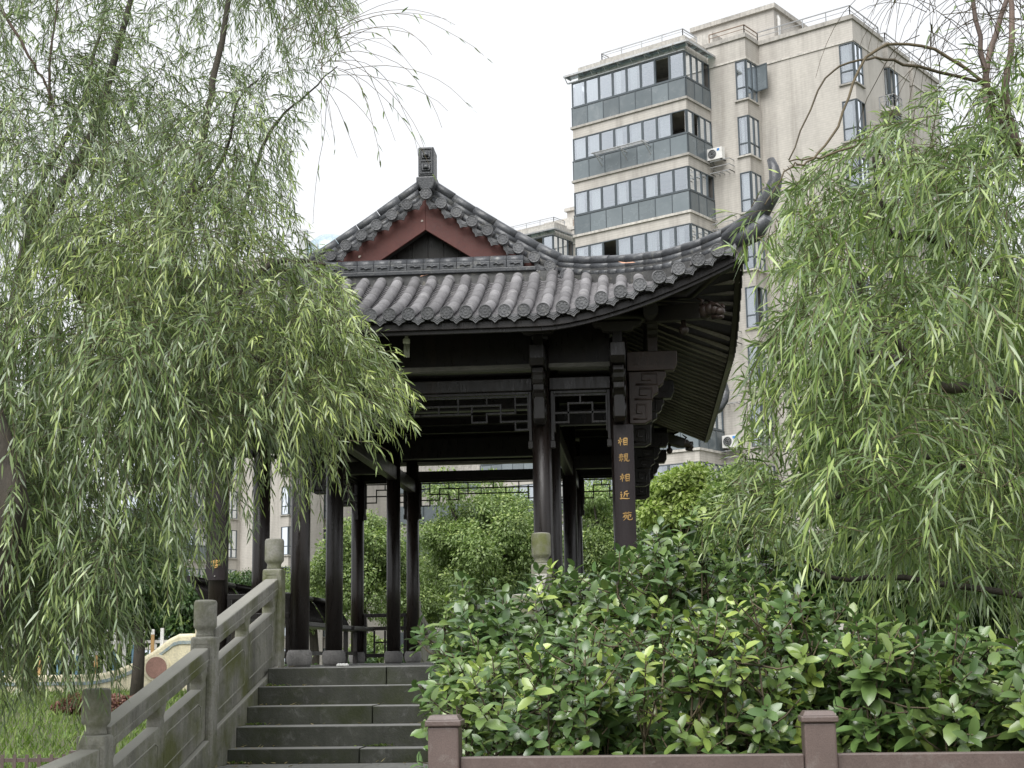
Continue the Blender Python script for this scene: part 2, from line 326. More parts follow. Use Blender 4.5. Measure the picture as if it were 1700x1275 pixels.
def broad_leaves(P, D, N, L, W, fold=.35, droop=.25):
    S = nz(np.cross(D, N)); N = np.cross(S, D); n = len(P); rows = []
    for t, w in ((.2, .37), (.5, .5), (.8, .35)):
        c = P + D * (L * t)[:, None] - N * (droop * L * t * t)[:, None]
        up = N * (W * w * fold)[:, None]
        rows += [c - S * (W * w)[:, None] + up, c, c + S * (W * w)[:, None] + up]
    tip = P + D * L[:, None] - N * (droop * L)[:, None]
    V = np.stack([P] + rows + [tip], 1).reshape(-1, 3); i = (np.arange(n) * 11)[:, None]
    q = [i + np.array([[a, a + 1, a + 4, a + 3]]) for a in (1, 2, 4, 5)]
    return V, [i + np.array([[0, 2, 1]]), i + np.array([[0, 3, 2]])] + q + [i + np.array([[7, 8, 10]]), i + np.array([[8, 9, 10]])], 11

# lawn
n = 26000
yy = 13 + 27 * rng.random(n) ** 1.2; xx = -yy * .45 + yy * .36 * rng.random(n) - .3
keep = (xx < -4.6) | (yy > 20); xx, yy = xx[keep], yy[keep]; n = len(xx)
P = np.stack([xx, yy, np.array([gz(v) for v in yy]) - .01], 1)
D = nz(np.stack([rng.normal(0, .35, n), rng.normal(0, .35, n), np.ones(n)], 1)); Nn = nz(rng.normal(0, 1, (n, 3)))
V, F, k = slim_leaves(P, D, Nn, rng.uniform(.08, .24, n), rng.uniform(.012, .03, n), np.full(n, .2))
tag(link('lawn_grass', np_mesh('lawn_grass', V, F, M['grass'], np.repeat((rng.random(n) ** 3) * .6, k))), 'long bright green grass on the lawn behind the stone balustrade', 'grass', kind='stuff')

# ------------------------------------------------------------------ apartment buildings
TH = R(-32.5)
def glazing(t, a0, b0, a1, b1, z0, z1, cols, transom=None, curtain=.7, out=None):
    """windows side by side along (a0,b0)-(a1,b1); each a frame with pane and curtain, all in the building's own axes"""
    d = Vector((a1 - a0, b1 - b0, 0)); L = d.length; d.normalize(); nrm = Vector((d.y, -d.x, 0)); w = L / cols
    for c in range(cols):
        p = Vector((a0, b0, 0)) + d * (w * c); Mx = Matrix(((d.x, nrm.x, 0, p.x), (d.y, nrm.y, 0, p.y), (0, 0, 1, 0), (0, 0, 0, 1)))
        f = MB(); b = .05
        f.box(.004, b, -.05, .03, z0, z1, Mx).box(w - b, w - .004, -.05, .03, z0, z1, Mx).box(b, w - b, -.05, .03, z0, z0 + b, Mx).box(b, w - b, -.05, .03, z1 - b, z1, Mx)
        if transom: f.box(b, w - b, -.045, .025, z0 + transom - .03, z0 + transom + .03, Mx)
        fo = f.build('window', M['frame'], t, local=True)
        if random.random() < .09: continue                     # sash left open
        g = MB(); g.box(b, w - b, -.02, -.012, z0 + b, z1 - b, Mx); g.build('pane', M['glass'], fo, M=wm(t))
        if random.random() < curtain:
            n = 14; k0 = random.uniform(0, .2) * w; k1 = w * random.choice((1, 1, .65, .5)); vs = []
            for i in range(n + 1):
                x = k0 + (k1 - k0) * i / n; y = -.16 + .03 * math.sin(i * 1.9)
                vs += [Mx @ Vector((x, y, z0 + .02)), Mx @ Vector((x, y, z1 - .02))]
            MB().add(vs, [(2 * i, 2 * i + 2, 2 * i + 3, 2 * i + 1) for i in range(n)], True).build('curtain', M['curtain'], fo, M=wm(t))
def railing(t, pts, z0, z1, mat, name='roof_railing', step=1.4):
    m = MB()
    for (p, q) in zip(pts[:-1], pts[1:]):
        p = Vector((*p, 0)); q = Vector((*q, 0)); L = (q - p).length; n = max(1, round(L / step))
        m.beam(p + Vector((0, 0, z1)), q + Vector((0, 0, z1)), .045, .045); m.beam(p + Vector((0, 0, (z0 + z1) / 2 + .05)), q + Vector((0, 0, (z0 + z1) / 2 + .05)), .025, .025)
        for i in range(n + 1):
            c = p + (q - p) * (i / n); m.box(c.x - .02, c.x + .02, c.y - .02, c.y + .02, z0, z1)
    return m.build(name, mat, t, local=True)
def apartment(name, O, label, storeys, detail=True):
    t = thing(name, label, 'building', O, TH, 'apartment blocks round the garden'); L = dict(local=True)
    foot = [(-6.8, 2.5), (1.5, 2.4), (1.5, 3.45), (2.1, 3.45), (2.1, 3.8), (6.45, 3.8), (6.45, 4.75), (7.2, 4.75), (7.2, 7.35), (6.45, 7.35), (6.45, 9.1), (7.2, 9.1), (7.2, 10.6), (6.7, 10.6), (6.7, 11.2), (7.2, 11.2), (7.2, 14.6), (-6.8, 14.6)]
    MB().prism(foot, -.7, 31.0, 'z').build('wall', M['beige'], t, **L)
    cop = [(-6.8, 2.45), (2.18, 2.3), (2.18, 3.7), (7.28, 3.7), (7.28, 7.43), (6.73, 7.43), (6.73, 7.93), (7.28, 7.93), (7.28, 10.68), (6.78, 10.68), (6.78, 11.12), (7.28, 11.12), (7.28, 14.7), (-6.88, 14.7)]
    MB().prism(cop, 31.0, 31.22, 'z').build('parapet', M['slab'], t, **L)
    crown = [(1.5, 2.403), (2.097, 2.403), (2.097, 3.44), (1.5, 3.44)]
    MB().prism([(.002, 2.36), (2.14, 2.36), (2.14, 3.75), (7.24, 3.75), (7.24, 7.39), (6.69, 7.39), (6.69, 7.96), (7.24, 7.96), (7.24, 10.64), (6.74, 10.64), (6.74, 11.16), (7.24, 11.16), (7.24, 14.5), (.002, 14.5)], 29.88, 29.98, 'z').build('string_course', M['slab'], t, **L)
    for k in range(storeys):
        zs = 27.7 - 2.9 * k
        if zs < -.5: break
        s = B('ledge', M['slab'], t, -6.9, .08, -.08, 2.3, zs - .12, zs, **L)
        B('wall_band', M['beige'], t, -6.8, 0, 0, 2.38, zs - .66, zs - .122, **L)
        np_ = 7
        for i in range(np_):                    # spandrel panels under the bay glazing
            B('glass_panel', M['panel'], t, -6.8 + i * 6.8 / np_ + .02, -6.8 + (i + 1) * 6.8 / np_ - .02, -.03, .01, zs + .02, zs + .96, **L)
        for i in range(3):
            B('glass_panel', M['panel'], t, .0, .03, .04 + i * .78 + .02, .04 + (i + 1) * .78 - .02, zs + .02, zs + .96, **L)
        m = MB()
        for i in range(np_ + 1): m.box(-6.8 + i * 6.8 / np_ - .018, -6.8 + i * 6.8 / np_ + .018, -.05, -.002, zs + .002, zs + .98)
        for i in range(4): m.box(-.002, .05, .04 + i * .78 - .018, .04 + i * .78 + .018, zs + .002, zs + .98)
        m.box(-6.84, .05, -.05, 0, zs + .98, zs + 1.04).box(-.01, .05, .002, 2.38, zs + .98, zs + 1.04)
        m.build('panel_frame', M['frame'], t, **L)
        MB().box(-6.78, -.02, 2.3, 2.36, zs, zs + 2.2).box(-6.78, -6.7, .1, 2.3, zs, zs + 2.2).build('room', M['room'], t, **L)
        top = zs + 2.25 if k else zs + 2.38
        cw = .5 if k == 0 else .8
        glazing(t, -6.8, 0, -.03, 0, zs + 1.04, top, 8, None, cw); glazing(t, 0, .03, 0, 2.38, zs + 1.04, top, 4, None, .45)
        # the corner windows with their sills and spandrels
        for (a0, a1, b0, b1) in ((1.5, 2.1, 2.4, 3.45), (6.45, 7.2, 3.8, 4.75), (6.65, 7.2, 8.0, 9.1)):
            B('sill', M['slab'], t, a0 - .08, a1 + .1, b0 - .1, b1 + .06, zs + .02, zs + .1, **L)
            B('spandrel', M['beige'], t, a0, a1 + .003, b0 - .003, b1, zs - .76, zs + .02, **L)
            if k == 0: B('spandrel', M['beige'], t, a0, a1 + .003, b0 - .003, b1, zs + 2.14, 31.0, **L)
            glazing(t, a0, b0, a1 - .03, b0, zs + .1, zs + 2.14, 1, .62, .75); glazing(t, a1, b0 + .03, a1, b1, zs + .1, zs + 2.14, 2, .62, .3)
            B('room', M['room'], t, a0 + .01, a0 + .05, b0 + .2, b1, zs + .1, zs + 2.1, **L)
        # rack for the outdoor units, between bay and corner window
        m = MB(); zr = zs - .62
        for z in (zr, zr + .3, zr + .6): m.beam((.12, 1.9, z), (1.2, 1.9, z), .03, .03); m.beam((.12, 1.9, z), (.12, 2.4, z), .03, .03); m.beam((1.2, 1.9, z), (1.2, 2.4, z), .03, .03)
        for x in (.12, .66, 1.2): m.beam((x, 1.9, zr), (x, 1.9, zr + .6), .03, .03)
        for x in (.12, .4, .66, .95, 1.2): m.beam((x, 1.9, zr), (x, 2.4, zr), .03, .03)
        if k: m.build('rack', M['rail'], t, **L)
        if k in (0, 1, 3): 
            MB().box(7.202, 8.0, 6.5, 7.5, zs - .7, zs - .55).build('balcony_slab', M['slab'], t, **L)
            railing(t, [(7.22, 6.52), (7.98, 6.52), (7.98, 7.48)], zs - .55, zs + .1, M['rail'], 'balcony_railing', .3)
        if k in (0, 2):
            m = MB()
            for i in range(6): m.box(7.205, 7.32, 8.05, 9.05, zs - .75 + i * .13, zs - .68 + i * .13)
            m.build('louvre', M['frame'], t, **L)
    B('bay_roof', M['slab'], t, -6.6, -.1, .3, 2.44, 30.12, 31.0, **L)
    B('bay_roof_kerb', M['slab'], t, -5.6, -.5, .9, 2.42, 31.0, 31.35, **L)
    c = MB(); 
    for i in range(9):
        x = -7.05 + i * 7.3 / 9; c.box(x + .02, x + 7.3 / 9 - .02, -.33, .3, 30.44, 30.47)
    for i in range(4):
        c.box(-.02, .36, .31 + i * .62, .31 + i * .62 + .58, 30.44, 30.47)
    c.build('glass_canopy', M['canopy'], t, **L)['kind'] = 'stuff'
    c = MB()
    for i in range(10):
        x = -7.05 + i * 7.3 / 9; c.beam((x, -.33, 30.42), (x, .3, 30.42), .05, .05); c.beam((x, -.3, 30.42), (x, -.02, 30.12), .03, .03)
    c.beam((-7.08, -.34, 30.42), (.38, -.34, 30.42), .06, .1); c.beam((.38, -.34, 30.42), (.38, 2.7, 30.42), .06, .1); c.beam((-7, -.03, 30.13), (.03, -.03, 30.13), .08, .06)
    c.build('canopy_frame', M['rail'], t, **L)
    railing(t, [(-5.5, 1.6), (-5.5, .95), (-.6, .95), (-.6, 2.3)], 31.35, 31.72, M['rail'])
    railing(t, [(0, 2.55), (2.0, 2.55), (2.0, 3.95)], 31.22, 31.75, M['rust'])
    railing(t, [(2.0, 3.95), (7.05, 3.95), (7.05, 7.3), (6.55, 7.3), (6.55, 8.1), (7.05, 8.1), (7.05, 14.4)], 31.22, 31.8, M['rail'])
    B('penthouse', M['beige'], t, -2.4, 2.35, 5.2, 13, 31.2, 33.45, **L); B('penthouse_roof', M['slab'], t, -2.55, 2.5, 5.05, 13.2, 33.45, 33.7, **L)
    B('stair_head', M['slab'], t, -3.4, -.4, 3.6, 6.2, 31.2, 32.4, **L)
    MB().tube([(2.42, 5.6, 31.2), (2.42, 5.6, 33), (2.34, 5.6, 33.2)], .09, 10).build('drain_pipe', M['white'], t, **L)
    MB().tube([(6.72, 7.42, 30.4), (6.72, 7.42, 2)], .07, 8).build('drain_pipe', M['white'], t, **L)
    # open casement of the top corner window and the clothes rack of the second storey
    if detail:
        f = MB(); Mx = Matrix.Translation((2.1, 3.45, 0)) @ Matrix.Rotation(R(-8), 4, 'Z'); z0, z1 = 28.45, 29.8
        f.box(0, .06, -.02, .02, z0, z1, Mx).box(.6, .66, -.02, .02, z0, z1, Mx).box(.06, .6, -.02, .02, z0, z0 + .06, Mx).box(.06, .6, -.02, .02, z1 - .06, z1, Mx)
        fo = f.build('open_casement', M['frame'], t, **L); MB().box(.06, .6, -.005, .005, z0 + .06, z1 - .06, Mx).build('pane', M['panel'], fo, M=wm(t))
        m = MB()
        for y, z in ((-.35, 25.75), (-.55, 25.72), (-.75, 25.69), (-.9, 25.66)): m.tube([(-5.1, y, z), (-2.0, y, z)], .022, 6)
        for x in (-5.0, -2.1, -3.5): m.beam((x, -.05, 25.6), (x, -.95, 25.66), .04, .05); m.beam((x, -.05, 25.2), (x, -.6, 25.62), .03, .03)
        m.build('clothes_rack', M['rail'], t, **L)
    return t
bld = apartment('apartment_building', (2.82, 69.55, 0), 'tall beige tiled apartment block with glazed bay, rising right behind the pavilion roof', 10)
def twin(src, O, label):
    r = src.copy(); COL.objects.link(r); WM[r.name] = Matrix.Translation(O) @ Matrix.Rotation(TH, 4, 'Z'); r.matrix_basis = WM[r.name]; r['label'] = label
    for c in src.children:
        if c.name.split('.')[0] in ('open_casement', 'clothes_rack'): continue
        d = c.copy(); COL.objects.link(d); d.parent = r
        for e in c.children:
            h = e.copy(); COL.objects.link(h); h.parent = d
    return r
bld2 = twin(bld, (-5.6, 101.2, 0), 'distant beige apartment block showing its glass bay left of the tall near block')
bld3 = twin(bld, (-33.5, 106.0, -2.2), 'beige apartment block half hidden behind the left willow and the pavilion columns')
far = thing('apartment_building', 'far grey block with bands of bluish windows seen through the back of the pavilion', 'building', (-20, 132, 0), R(-12), 'apartment blocks round the garden')
B('wall', M['slab'], far, -6, 20, 0, 12, -.7, 26, local=True)
for k in range(9):
    m = MB(); m.box(-5.8, 19.8, -.12, -.002, 1.4 + k * 2.8, 3.0 + k * 2.8); w_ = m.build('window_band', M['panel'], far, local=True)
    m = MB()
    for i in range(21): m.box(-5.8 + i * 1.27, -5.72 + i * 1.27, -.2, -.125, 1.4 + k * 2.8, 3.0 + k * 2.8)
    m.build('mullion', M['frame'], w_, M=wm(far))
tw = thing('glass_tower', 'pale blue glass tower with rounded crown far behind the gable', 'tower', (-47, 220, 0))
TWc = Vector((-47, 220, 0))
MB().lathe([(5.2, -1), (5.2, 60.5)], 20, TWc, False).build('shaft', M['towerglass'], tw)
MB().lathe([(4.0, 60), (3.9, 63), (3.3, 64.4), (2, 65.4), (.3, 65.8)], 24, TWc).build('dome', M['towerglass'], tw)
m = MB()
for k in range(18): m.lathe([(4.7, 3 + k * 3.2), (4.7, 3.5 + k * 3.2)], 20, TWc, False)
for k in range(20): a = 2 * math.pi * k / 20; m.box(TWc.x + 4.6 * math.cos(a) - .1, TWc.x + 4.6 * math.cos(a) + .15, TWc.y + 4.6 * math.sin(a) - .15, TWc.y + 4.6 * math.sin(a) + .15, -1, 60)
m.build('mullion', M['rail'], tw)
m = MB()
for k in range(10): a = 2 * math.pi * k / 10; m.box(TWc.x + 4.0 * math.cos(a) - .12, TWc.x + 4.0 * math.cos(a) + .12, TWc.y + 4.0 * math.sin(a) - .12, TWc.y + 4.0 * math.sin(a) + .12, 60, 63.4)
m.box(TWc.x - 4.2, TWc.x - 3.0, TWc.y - 3, TWc.y - 2, 60, 66)
m.build('crown_rib', M['rail'], tw)['kind'] = 'stuff'
def ac_unit(a, z, label):
    Wm = wm(bld) @ Matrix.Translation((a, 2.0, z))
    t = link('air_conditioner', None, None, Wm); tag(t, label, 'air conditioner', 'outdoor units on the apartment wall')
    MB().box(-.42, .42, -.17, .17, 0, .6).build('casing', M['white'], t, M=Wm, bevel=.02)
    m = MB(); 
    for r in (.08, .15, .22): m.tube([(-.12 + r * math.cos(k * math.pi / 9), -.185, .3 + r * math.sin(k * math.pi / 9)) for k in range(19)], .011, 4, False)
    m.build('fan_grille', M['rail'], t, M=Wm)
    MB().tube([(-.12, -.176, .3), (-.12, -.171, .3)], .24, 20).build('fan_opening', M['black'], t, M=Wm)
    B('sticker', M['bluelabel'], t, .16, .3, -.176, -.171, .42, .54, M=Wm)
    m = MB().box(-.4, -.34, -.2, .3, -.05, -.002).box(.34, .4, -.2, .3, -.05, -.002); m.build('bracket', M['black'], t, M=Wm)
ac_unit(.42, 24.84, 'white air conditioner outdoor unit on the upper wall beside the glazed bay')
ac_unit(.62, 10.42, 'white air conditioner outdoor unit low on the beige wall right of the rear eave')

# ------------------------------------------------------------------ platform and steps
PZ = .725
plat = thing('stone_platform', 'raised grey stone platform carrying the dark timber pavilion', 'platform', (-1.85, 15.4, 0))
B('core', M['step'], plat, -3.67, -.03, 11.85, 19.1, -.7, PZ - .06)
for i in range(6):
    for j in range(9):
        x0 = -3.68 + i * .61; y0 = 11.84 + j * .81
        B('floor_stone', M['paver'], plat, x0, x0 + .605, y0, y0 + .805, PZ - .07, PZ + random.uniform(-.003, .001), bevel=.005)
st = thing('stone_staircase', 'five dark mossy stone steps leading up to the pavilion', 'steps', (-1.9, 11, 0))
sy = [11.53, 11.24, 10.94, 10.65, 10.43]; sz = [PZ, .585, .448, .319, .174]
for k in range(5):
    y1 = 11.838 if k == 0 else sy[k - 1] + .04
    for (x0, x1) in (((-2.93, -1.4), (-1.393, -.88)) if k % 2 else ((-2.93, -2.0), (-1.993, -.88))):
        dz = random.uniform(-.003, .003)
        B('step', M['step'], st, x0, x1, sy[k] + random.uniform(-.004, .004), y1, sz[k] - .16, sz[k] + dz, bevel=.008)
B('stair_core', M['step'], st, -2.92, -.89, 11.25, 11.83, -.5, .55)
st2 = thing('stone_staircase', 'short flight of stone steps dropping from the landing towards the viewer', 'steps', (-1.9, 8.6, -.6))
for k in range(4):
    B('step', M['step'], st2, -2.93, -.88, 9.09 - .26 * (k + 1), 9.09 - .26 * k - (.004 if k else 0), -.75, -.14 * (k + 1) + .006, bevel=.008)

n = 130
zs_ = np.array(sz + [.078]); ye = np.array([11.83] + sy); 
kk = rng.choice(6, n, p=[.1, .12, .14, .16, .2, .28]); yl = np.where(kk == 0, rng.uniform(11.55, 11.9, n), np.where(kk == 5, rng.uniform(10.0, 10.42, n), np.array(sy + [9.5])[kk] + .29 * rng.random(n) ** .5))
xl = np.where(rng.random(n) < .6, -2.9 + .35 * rng.random(n) ** 2, rng.uniform(-2.9, -.95, n))
Dl = nz(np.stack([rng.normal(0, 1, n), rng.normal(0, 1, n), rng.uniform(0, .25, n)], 1)); Nl = nz(np.stack([rng.normal(0, .2, n), rng.normal(0, .2, n), np.ones(n)], 1))
Vl, Fl, kl = slim_leaves(np.stack([xl, yl, zs_[kk] + .006], 1), Dl, Nl, rng.uniform(.03, .07, n), rng.uniform(.008, .016, n), np.full(n, -.1))
tag(link('leaf_litter', np_mesh('leaf_litter', Vl, Fl, M['litter'], np.repeat(rng.random(n), kl))), 'scattered dry willow leaves lying on the stone steps', 'leaf litter', kind='stuff')
n = 260; cx = rng.choice(5, n); wx = np.array([-2.88, -1.25, -2.9, -2.86, -1.9])[cx]; wy = np.array([11.5, 11.22, 10.92, 10.44, 10.66])[cx]; wz = np.array([.585, .448, .319, .078, .174])[cx]
Dl = nz(np.stack([rng.normal(0, .7, n), rng.normal(-.1, .4, n), np.ones(n) * .7], 1))
Vl, Fl, kl = slim_leaves(np.stack([wx + rng.normal(0, .06, n), wy - .004 - .02 * rng.random(n), wz + .002], 1), Dl, nz(rng.normal(0, 1, (n, 3))), rng.uniform(.015, .045, n), rng.uniform(.006, .012, n), np.full(n, .3))
tag(link('weeds', np_mesh('weeds', Vl, Fl, M['grass'], np.repeat(rng.random(n) * .3, kl))), 'tiny weeds sprouting from the joints of the stone steps', 'weeds', kind='stuff')

def balustrade(X, posts, rails, label, curb=True):
    t = thing('stone_balustrade', label, 'balustrade', (X, posts[0][0], 0), 0, 'stone balustrades of the pavilion stairs')
    for (Y, zb, zt) in posts:
        bd = MB().box(X - .08, X + .08, Y - .08, Y + .08, zb, zt - .25).build('post', M['stone'], t, bevel=.018)
        m = MB().lathe([(.062, zt - .251), (.06, zt - .235), (.056, zt - .215), (.062, zt - .2), (.077, zt - .185), (.0785, zt - .17), (.0785, zt - .02), (.07, zt - .004), (.05, zt)], 20, (X, Y, 0))
        m.build('post_cap', M['stone'], bd)
        i = MB()
        for (x0, x1, z0, z1) in ((-.05, .05, zt - .3, zt - .295), (-.05, .05, zb + .1, zb + .105), (-.05, -.045, zb + .105, zt - .3), (.045, .05, zb + .105, zt - .3)):
            i.box(X + x0, X + x1, Y - .083, Y - .081, z0, z1)
        i.build('post_moulding', M['stone'], bd)
    for (Y0, Y1, za, zb, lo0, lo1) in rails:            # from near to far: rail top at both ends, curb top at both ends
        s = (zb - za) / (Y1 - Y0); f = lambda y, d=0: za + s * (y - Y0) + d
        r = MB().prism([(Y0, f(Y0, -.13)), (Y1, f(Y1, -.13)), (Y1, f(Y1)), (Y0, f(Y0))], X - .055, X + .055, 'x').build('handrail', M['stone'], t, bevel=.012)
        MB().prism([(Y0 + .01, f(Y0 + .01, -.085)), (Y1 - .01, f(Y1 - .01, -.085)), (Y1 - .01, f(Y1 - .01, -.075)), (Y0 + .01, f(Y0 + .01, -.075))], X - .06, X + .06, 'x').build('rail_moulding', M['stone'], r)
        pn = MB().prism([(Y0, lo0), (Y1, lo1), (Y1, f(Y1, -.25)), (Y0, f(Y0, -.25))], X - .04, X + .04, 'x').build('panel', M['mossy'], t, bevel=.008)
        c = lambda y: lo0 + (lo1 - lo0) * (y - Y0) / (Y1 - Y0)
        for k in range(2):                               # incised border of each field
            ya = Y0 + .12 + k * (Y1 - Y0 - .12) / 2; yb = ya + (Y1 - Y0 - .36) / 2
            pts = [(ya, c(ya) + .1), (yb, c(yb) + .1), (yb, f(yb, -.36)), (yb - .06, f(yb - .06, -.33)), (ya + .06, f(ya + .06, -.33)), (ya, f(ya, -.36))]
            m = MB()
            for side in (-.041, .041):
                m.tube([(X + side, p[0], p[1]) for p in pts + pts[:1]], .006, 5, False)
            m.build('panel_border', M['stone'], pn)
        for y in (Y0 + .06, (Y0 + Y1) / 2, Y1 - .06):    # cloud-shaped supports in the gap under the rail
            m = MB(); h = f(y, -.25)
            prof = [(y - .05, h - .02), (y + .05, h + .01), (y + .035, h + .05), (y + .06, h + .08), (y + .085, h + .145), (y - .085, h + .1), (y - .06, h + .06), (y - .035, h + .03)]
            m.prism(prof, X - .045, X + .045, 'x').build('rail_support', M['stone'], t, bevel=.01)
        if curb: MB().prism([(Y0 - .08, min(lo0, lo1) - 1.2), (Y1 + .08, min(lo0, lo1) - 1.2), (Y1 + .08, lo1 + .012), (Y0 - .08, lo0 - .012)], X - .1, X + .07, 'x').build('curb', M['mossy'], t, bevel=.012)
    return t
PL = [(11.97, .3, 1.765), (10.07, -.3, 1.2), (8.06, -.8, .65)]
RL = [(10.15, 11.89, 1.01, 1.435, .32, .745), (8.14, 9.99, .44, .875, -.22, .27)]
lb = balustrade(-3.0, PL, RL, 'mossy stone balustrade with round capped posts on the left side of the steps')
rb = balustrade(-.81, PL[:2], RL[:1], 'stone balustrade mostly buried in the glossy shrubs right of the steps')
MB().prism([(6.4, -.5), (7.98, -.5), (7.98, .33), (6.4, .18)], -3.06, -2.94, 'x').build('handrail', M['stone'], lb, bevel=.012)
bb = balustrade(-2.97, [(19.25, .3, 1.765), (21.2, -.5, 1.2)], [(19.33, 21.12, 1.435, 1.01, .745, .32)], 'stone balustrade going down behind the pavilion, only its post end showing')
tb = thing('stone_block', 'squared pale stone block standing in the shrub edge beside the lower steps', 'stone', (-1.17, 9.3, 0))
MB().box(-1.25, -1.09, 9.25, 9.41, -.05, .36).build('block', M['stone'], tb, bevel=.02); MB().box(-1.265, -1.075, 9.235, 9.425, .362, .53).build('cap', M['stone'], tb, bevel=.03)

# ------------------------------------------------------------------ pavilion
XC = -1.855; HW = 2.71; YF = 11.3; YB = 19.45; YM = (YF + YB) / 2; GT = 1.55
XO = (-3.56, -.15); XI = (-2.86, -.81); YR = (12.3, 13.69, 17.0, 18.45)
pav = thing('pavilion', 'dark timber Chinese pavilion with grey tiled gable roof and upturned eaves', 'pavilion', (XC, YM, PZ))
def prof(t): return 3.40 + .33 * t + .10 * t * t if t < GT else 3.40 + .33 * GT + .1 * GT * GT + (t - GT) * .62
def lift(u): return .25 * max(abs(u) - 1.15, 0) ** 1.55
def sf(u, t): return prof(t) + lift(u) * max(1 - t / GT, 0) ** .55       # front skirt: u across, t inwards from the eave
# --- columns
cw = MB().lathe([(.08, .86), (.081, 1.6), (.08, 3.42)], 20).mesh('column', M['column'])
cbm = MB().lathe([(.088, PZ + .002), (.102, PZ + .03), (.109, PZ + .075), (.104, PZ + .115), (.09, PZ + .14)], 24).mesh('column_base', M['base'])
for x in XO + XI:
    for y in YR:
        Mt = Matrix.Translation((x, y, 0)); c = link('column', cw, pav, Mt); link('column_base', cbm, c, Mt)
# --- beams with gaps above, and lattice hung below them
def beam_row(p0, p1, lat, side):
    """frame between two column centres: architrave, slat above, hanging lattice; p0,p1 in plan"""
    p0 = Vector((*p0, 0)); p1 = Vector((*p1, 0)); d = (p1 - p0); L = d.length; d.normalize(); n = Vector((d.y, -d.x, 0))
    Mx = Matrix(((d.x, -n.x, 0, p0.x), (d.y, -n.y, 0, p0.y), (0, 0, 1, 0), (0, 0, 0, 1)))
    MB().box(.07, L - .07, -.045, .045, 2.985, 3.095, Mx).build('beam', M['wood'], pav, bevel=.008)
    MB().box(.07, L - .07, -.055, .055, 3.175, 3.215, Mx).build('beam', M['edge_sheen'], pav, bevel=.006)  # thin slat whose pale colour stands in for reflected light
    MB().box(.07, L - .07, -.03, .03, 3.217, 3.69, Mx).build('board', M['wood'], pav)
    m = MB(); m.box(.08, .105, -.02, .02, 2.56, 2.983, Mx).box(L - .105, L - .08, -.02, .02, 2.56, 2.983, Mx).box(.105, L - .105, -.02, .02, 2.958, 2.983, Mx)
    m.box(.072, .113, -.026, .026, 2.50, 2.559, Mx).box(L - .113, L - .072, -.026, .026, 2.50, 2.559, Mx)
    fr = m.build('lattice_frame', M['wood'], pav, bevel=.003)
    m = MB()
    for (x0, z0, x1, z1) in lat(L):
        if abs(x1 - x0) > abs(z1 - z0): m.box(min(x0, x1) - .006, max(x0, x1) + .006, -.010, .010, z0 - .007, z0 + .007, Mx)
        else: m.box(x0 - .0065, x0 + .0065, -.0115, .0115, min(z0, z1) - .008, max(z0, z1) + .008, Mx)
    m.build('lattice', M['wood'], fr)
CF = [(1020, 432, 1605, 432), (1020, 477, 1455, 477), (1020, 522, 1300, 522), (1300, 522, 1300, 568), (1300, 568, 1380, 568), (1380, 568, 1380, 522), (1380, 522, 1535, 522),
      (1455, 477, 1455, 568), (1455, 568, 1605, 568), (1535, 432, 1535, 522), (1535, 477, 1605, 477), (1535, 568, 1535, 614), (1535, 614, 1605, 614), (1605, 432, 1605, 614),
      (1225, 432, 1225, 522), (1380, 432, 1380, 477), (1120, 477, 1120, 522), (1300, 477, 1300, 522)]
def lat_centre(L):
    h = L / 2; k = (h - .11) / 585; out = []
    for (a, b, c, d) in CF:
        z = lambda y: 2.945 - (y - 432) * .00156
        for s in (1, -1): out.append((h + s * (a - 1020) * k, z(b), h + s * (c - 1020) * k, z(d)))
    out.append((h, z(432), h, z(477))); return out
SFL = [(0, 0, 1, 0), (0, 0, 0, .3), (1, 0, 1, .3), (0, .15, .27, .15), (.27, .15, .27, .07), (.27, .07, .73, .07), (.73, .07, .73, .15), (.73, .15, 1, .15), (.27, .15, .73, .15), (.5, 0, .5, .07), (.27, .15, .27, .23), (0, .23, .27, .23), (.73, .15, .73, .23), (.73, .23, 1, .23)]
def lat_side(L):
    w = L - .22; return [(.11 + a * w, 2.945 - b, .11 + c * w, 2.945 - d) for a, b, c, d in SFL]
for y in (YR[0], YR[3]):
    beam_row((XO[0], y), (XI[0], y), lat_side, 0); beam_row((XI[0], y), (XI[1], y), lat_centre, 0); beam_row((XI[1], y), (XO[1], y), lat_side, 0)
for x in XO:
    beam_row((x, YR[0]), (x, YR[1]), lat_side, 1); beam_row((x, YR[1]), (x, YR[2]), lat_centre, 1); beam_row((x, YR[2]), (x, YR[3]), lat_side, 1)
for y in YR[1:3]:
    B('beam', M['wood'], pav, XI[0] + .08, XI[1] - .08, y - .06, y + .06, 3.06, 3.3, bevel=.01)
    for k in (0, 1): B('beam', M['wood'], pav, *sorted((XO[k], XI[k])), y - .05, y + .05, 2.9, 3.05, bevel=.01)
for x in XI:
    B('beam', M['wood'], pav, x - .05, x + .05, YR[0] + .08, YR[3] - .08, 2.82, 2.98, bevel=.01)
B('ceiling', M['wood'], pav, XO[0], XO[1], YR[0] + .05, YR[3] - .05, 3.47, 3.5)
for k in range(9): B('ceiling_rib', M['wood'], pav, XO[0] + .1, XO[1] - .1, 12.9 + k * .62, 12.96 + k * .62, 3.40, 3.468)
# --- purlins
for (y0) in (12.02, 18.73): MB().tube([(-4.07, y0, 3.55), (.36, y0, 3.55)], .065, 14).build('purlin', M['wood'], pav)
for x in (-3.84, .13): MB().tube([(x, 11.78, 3.55), (x, 18.97, 3.55)], .062, 14).build('purlin', M['soffit'], pav)
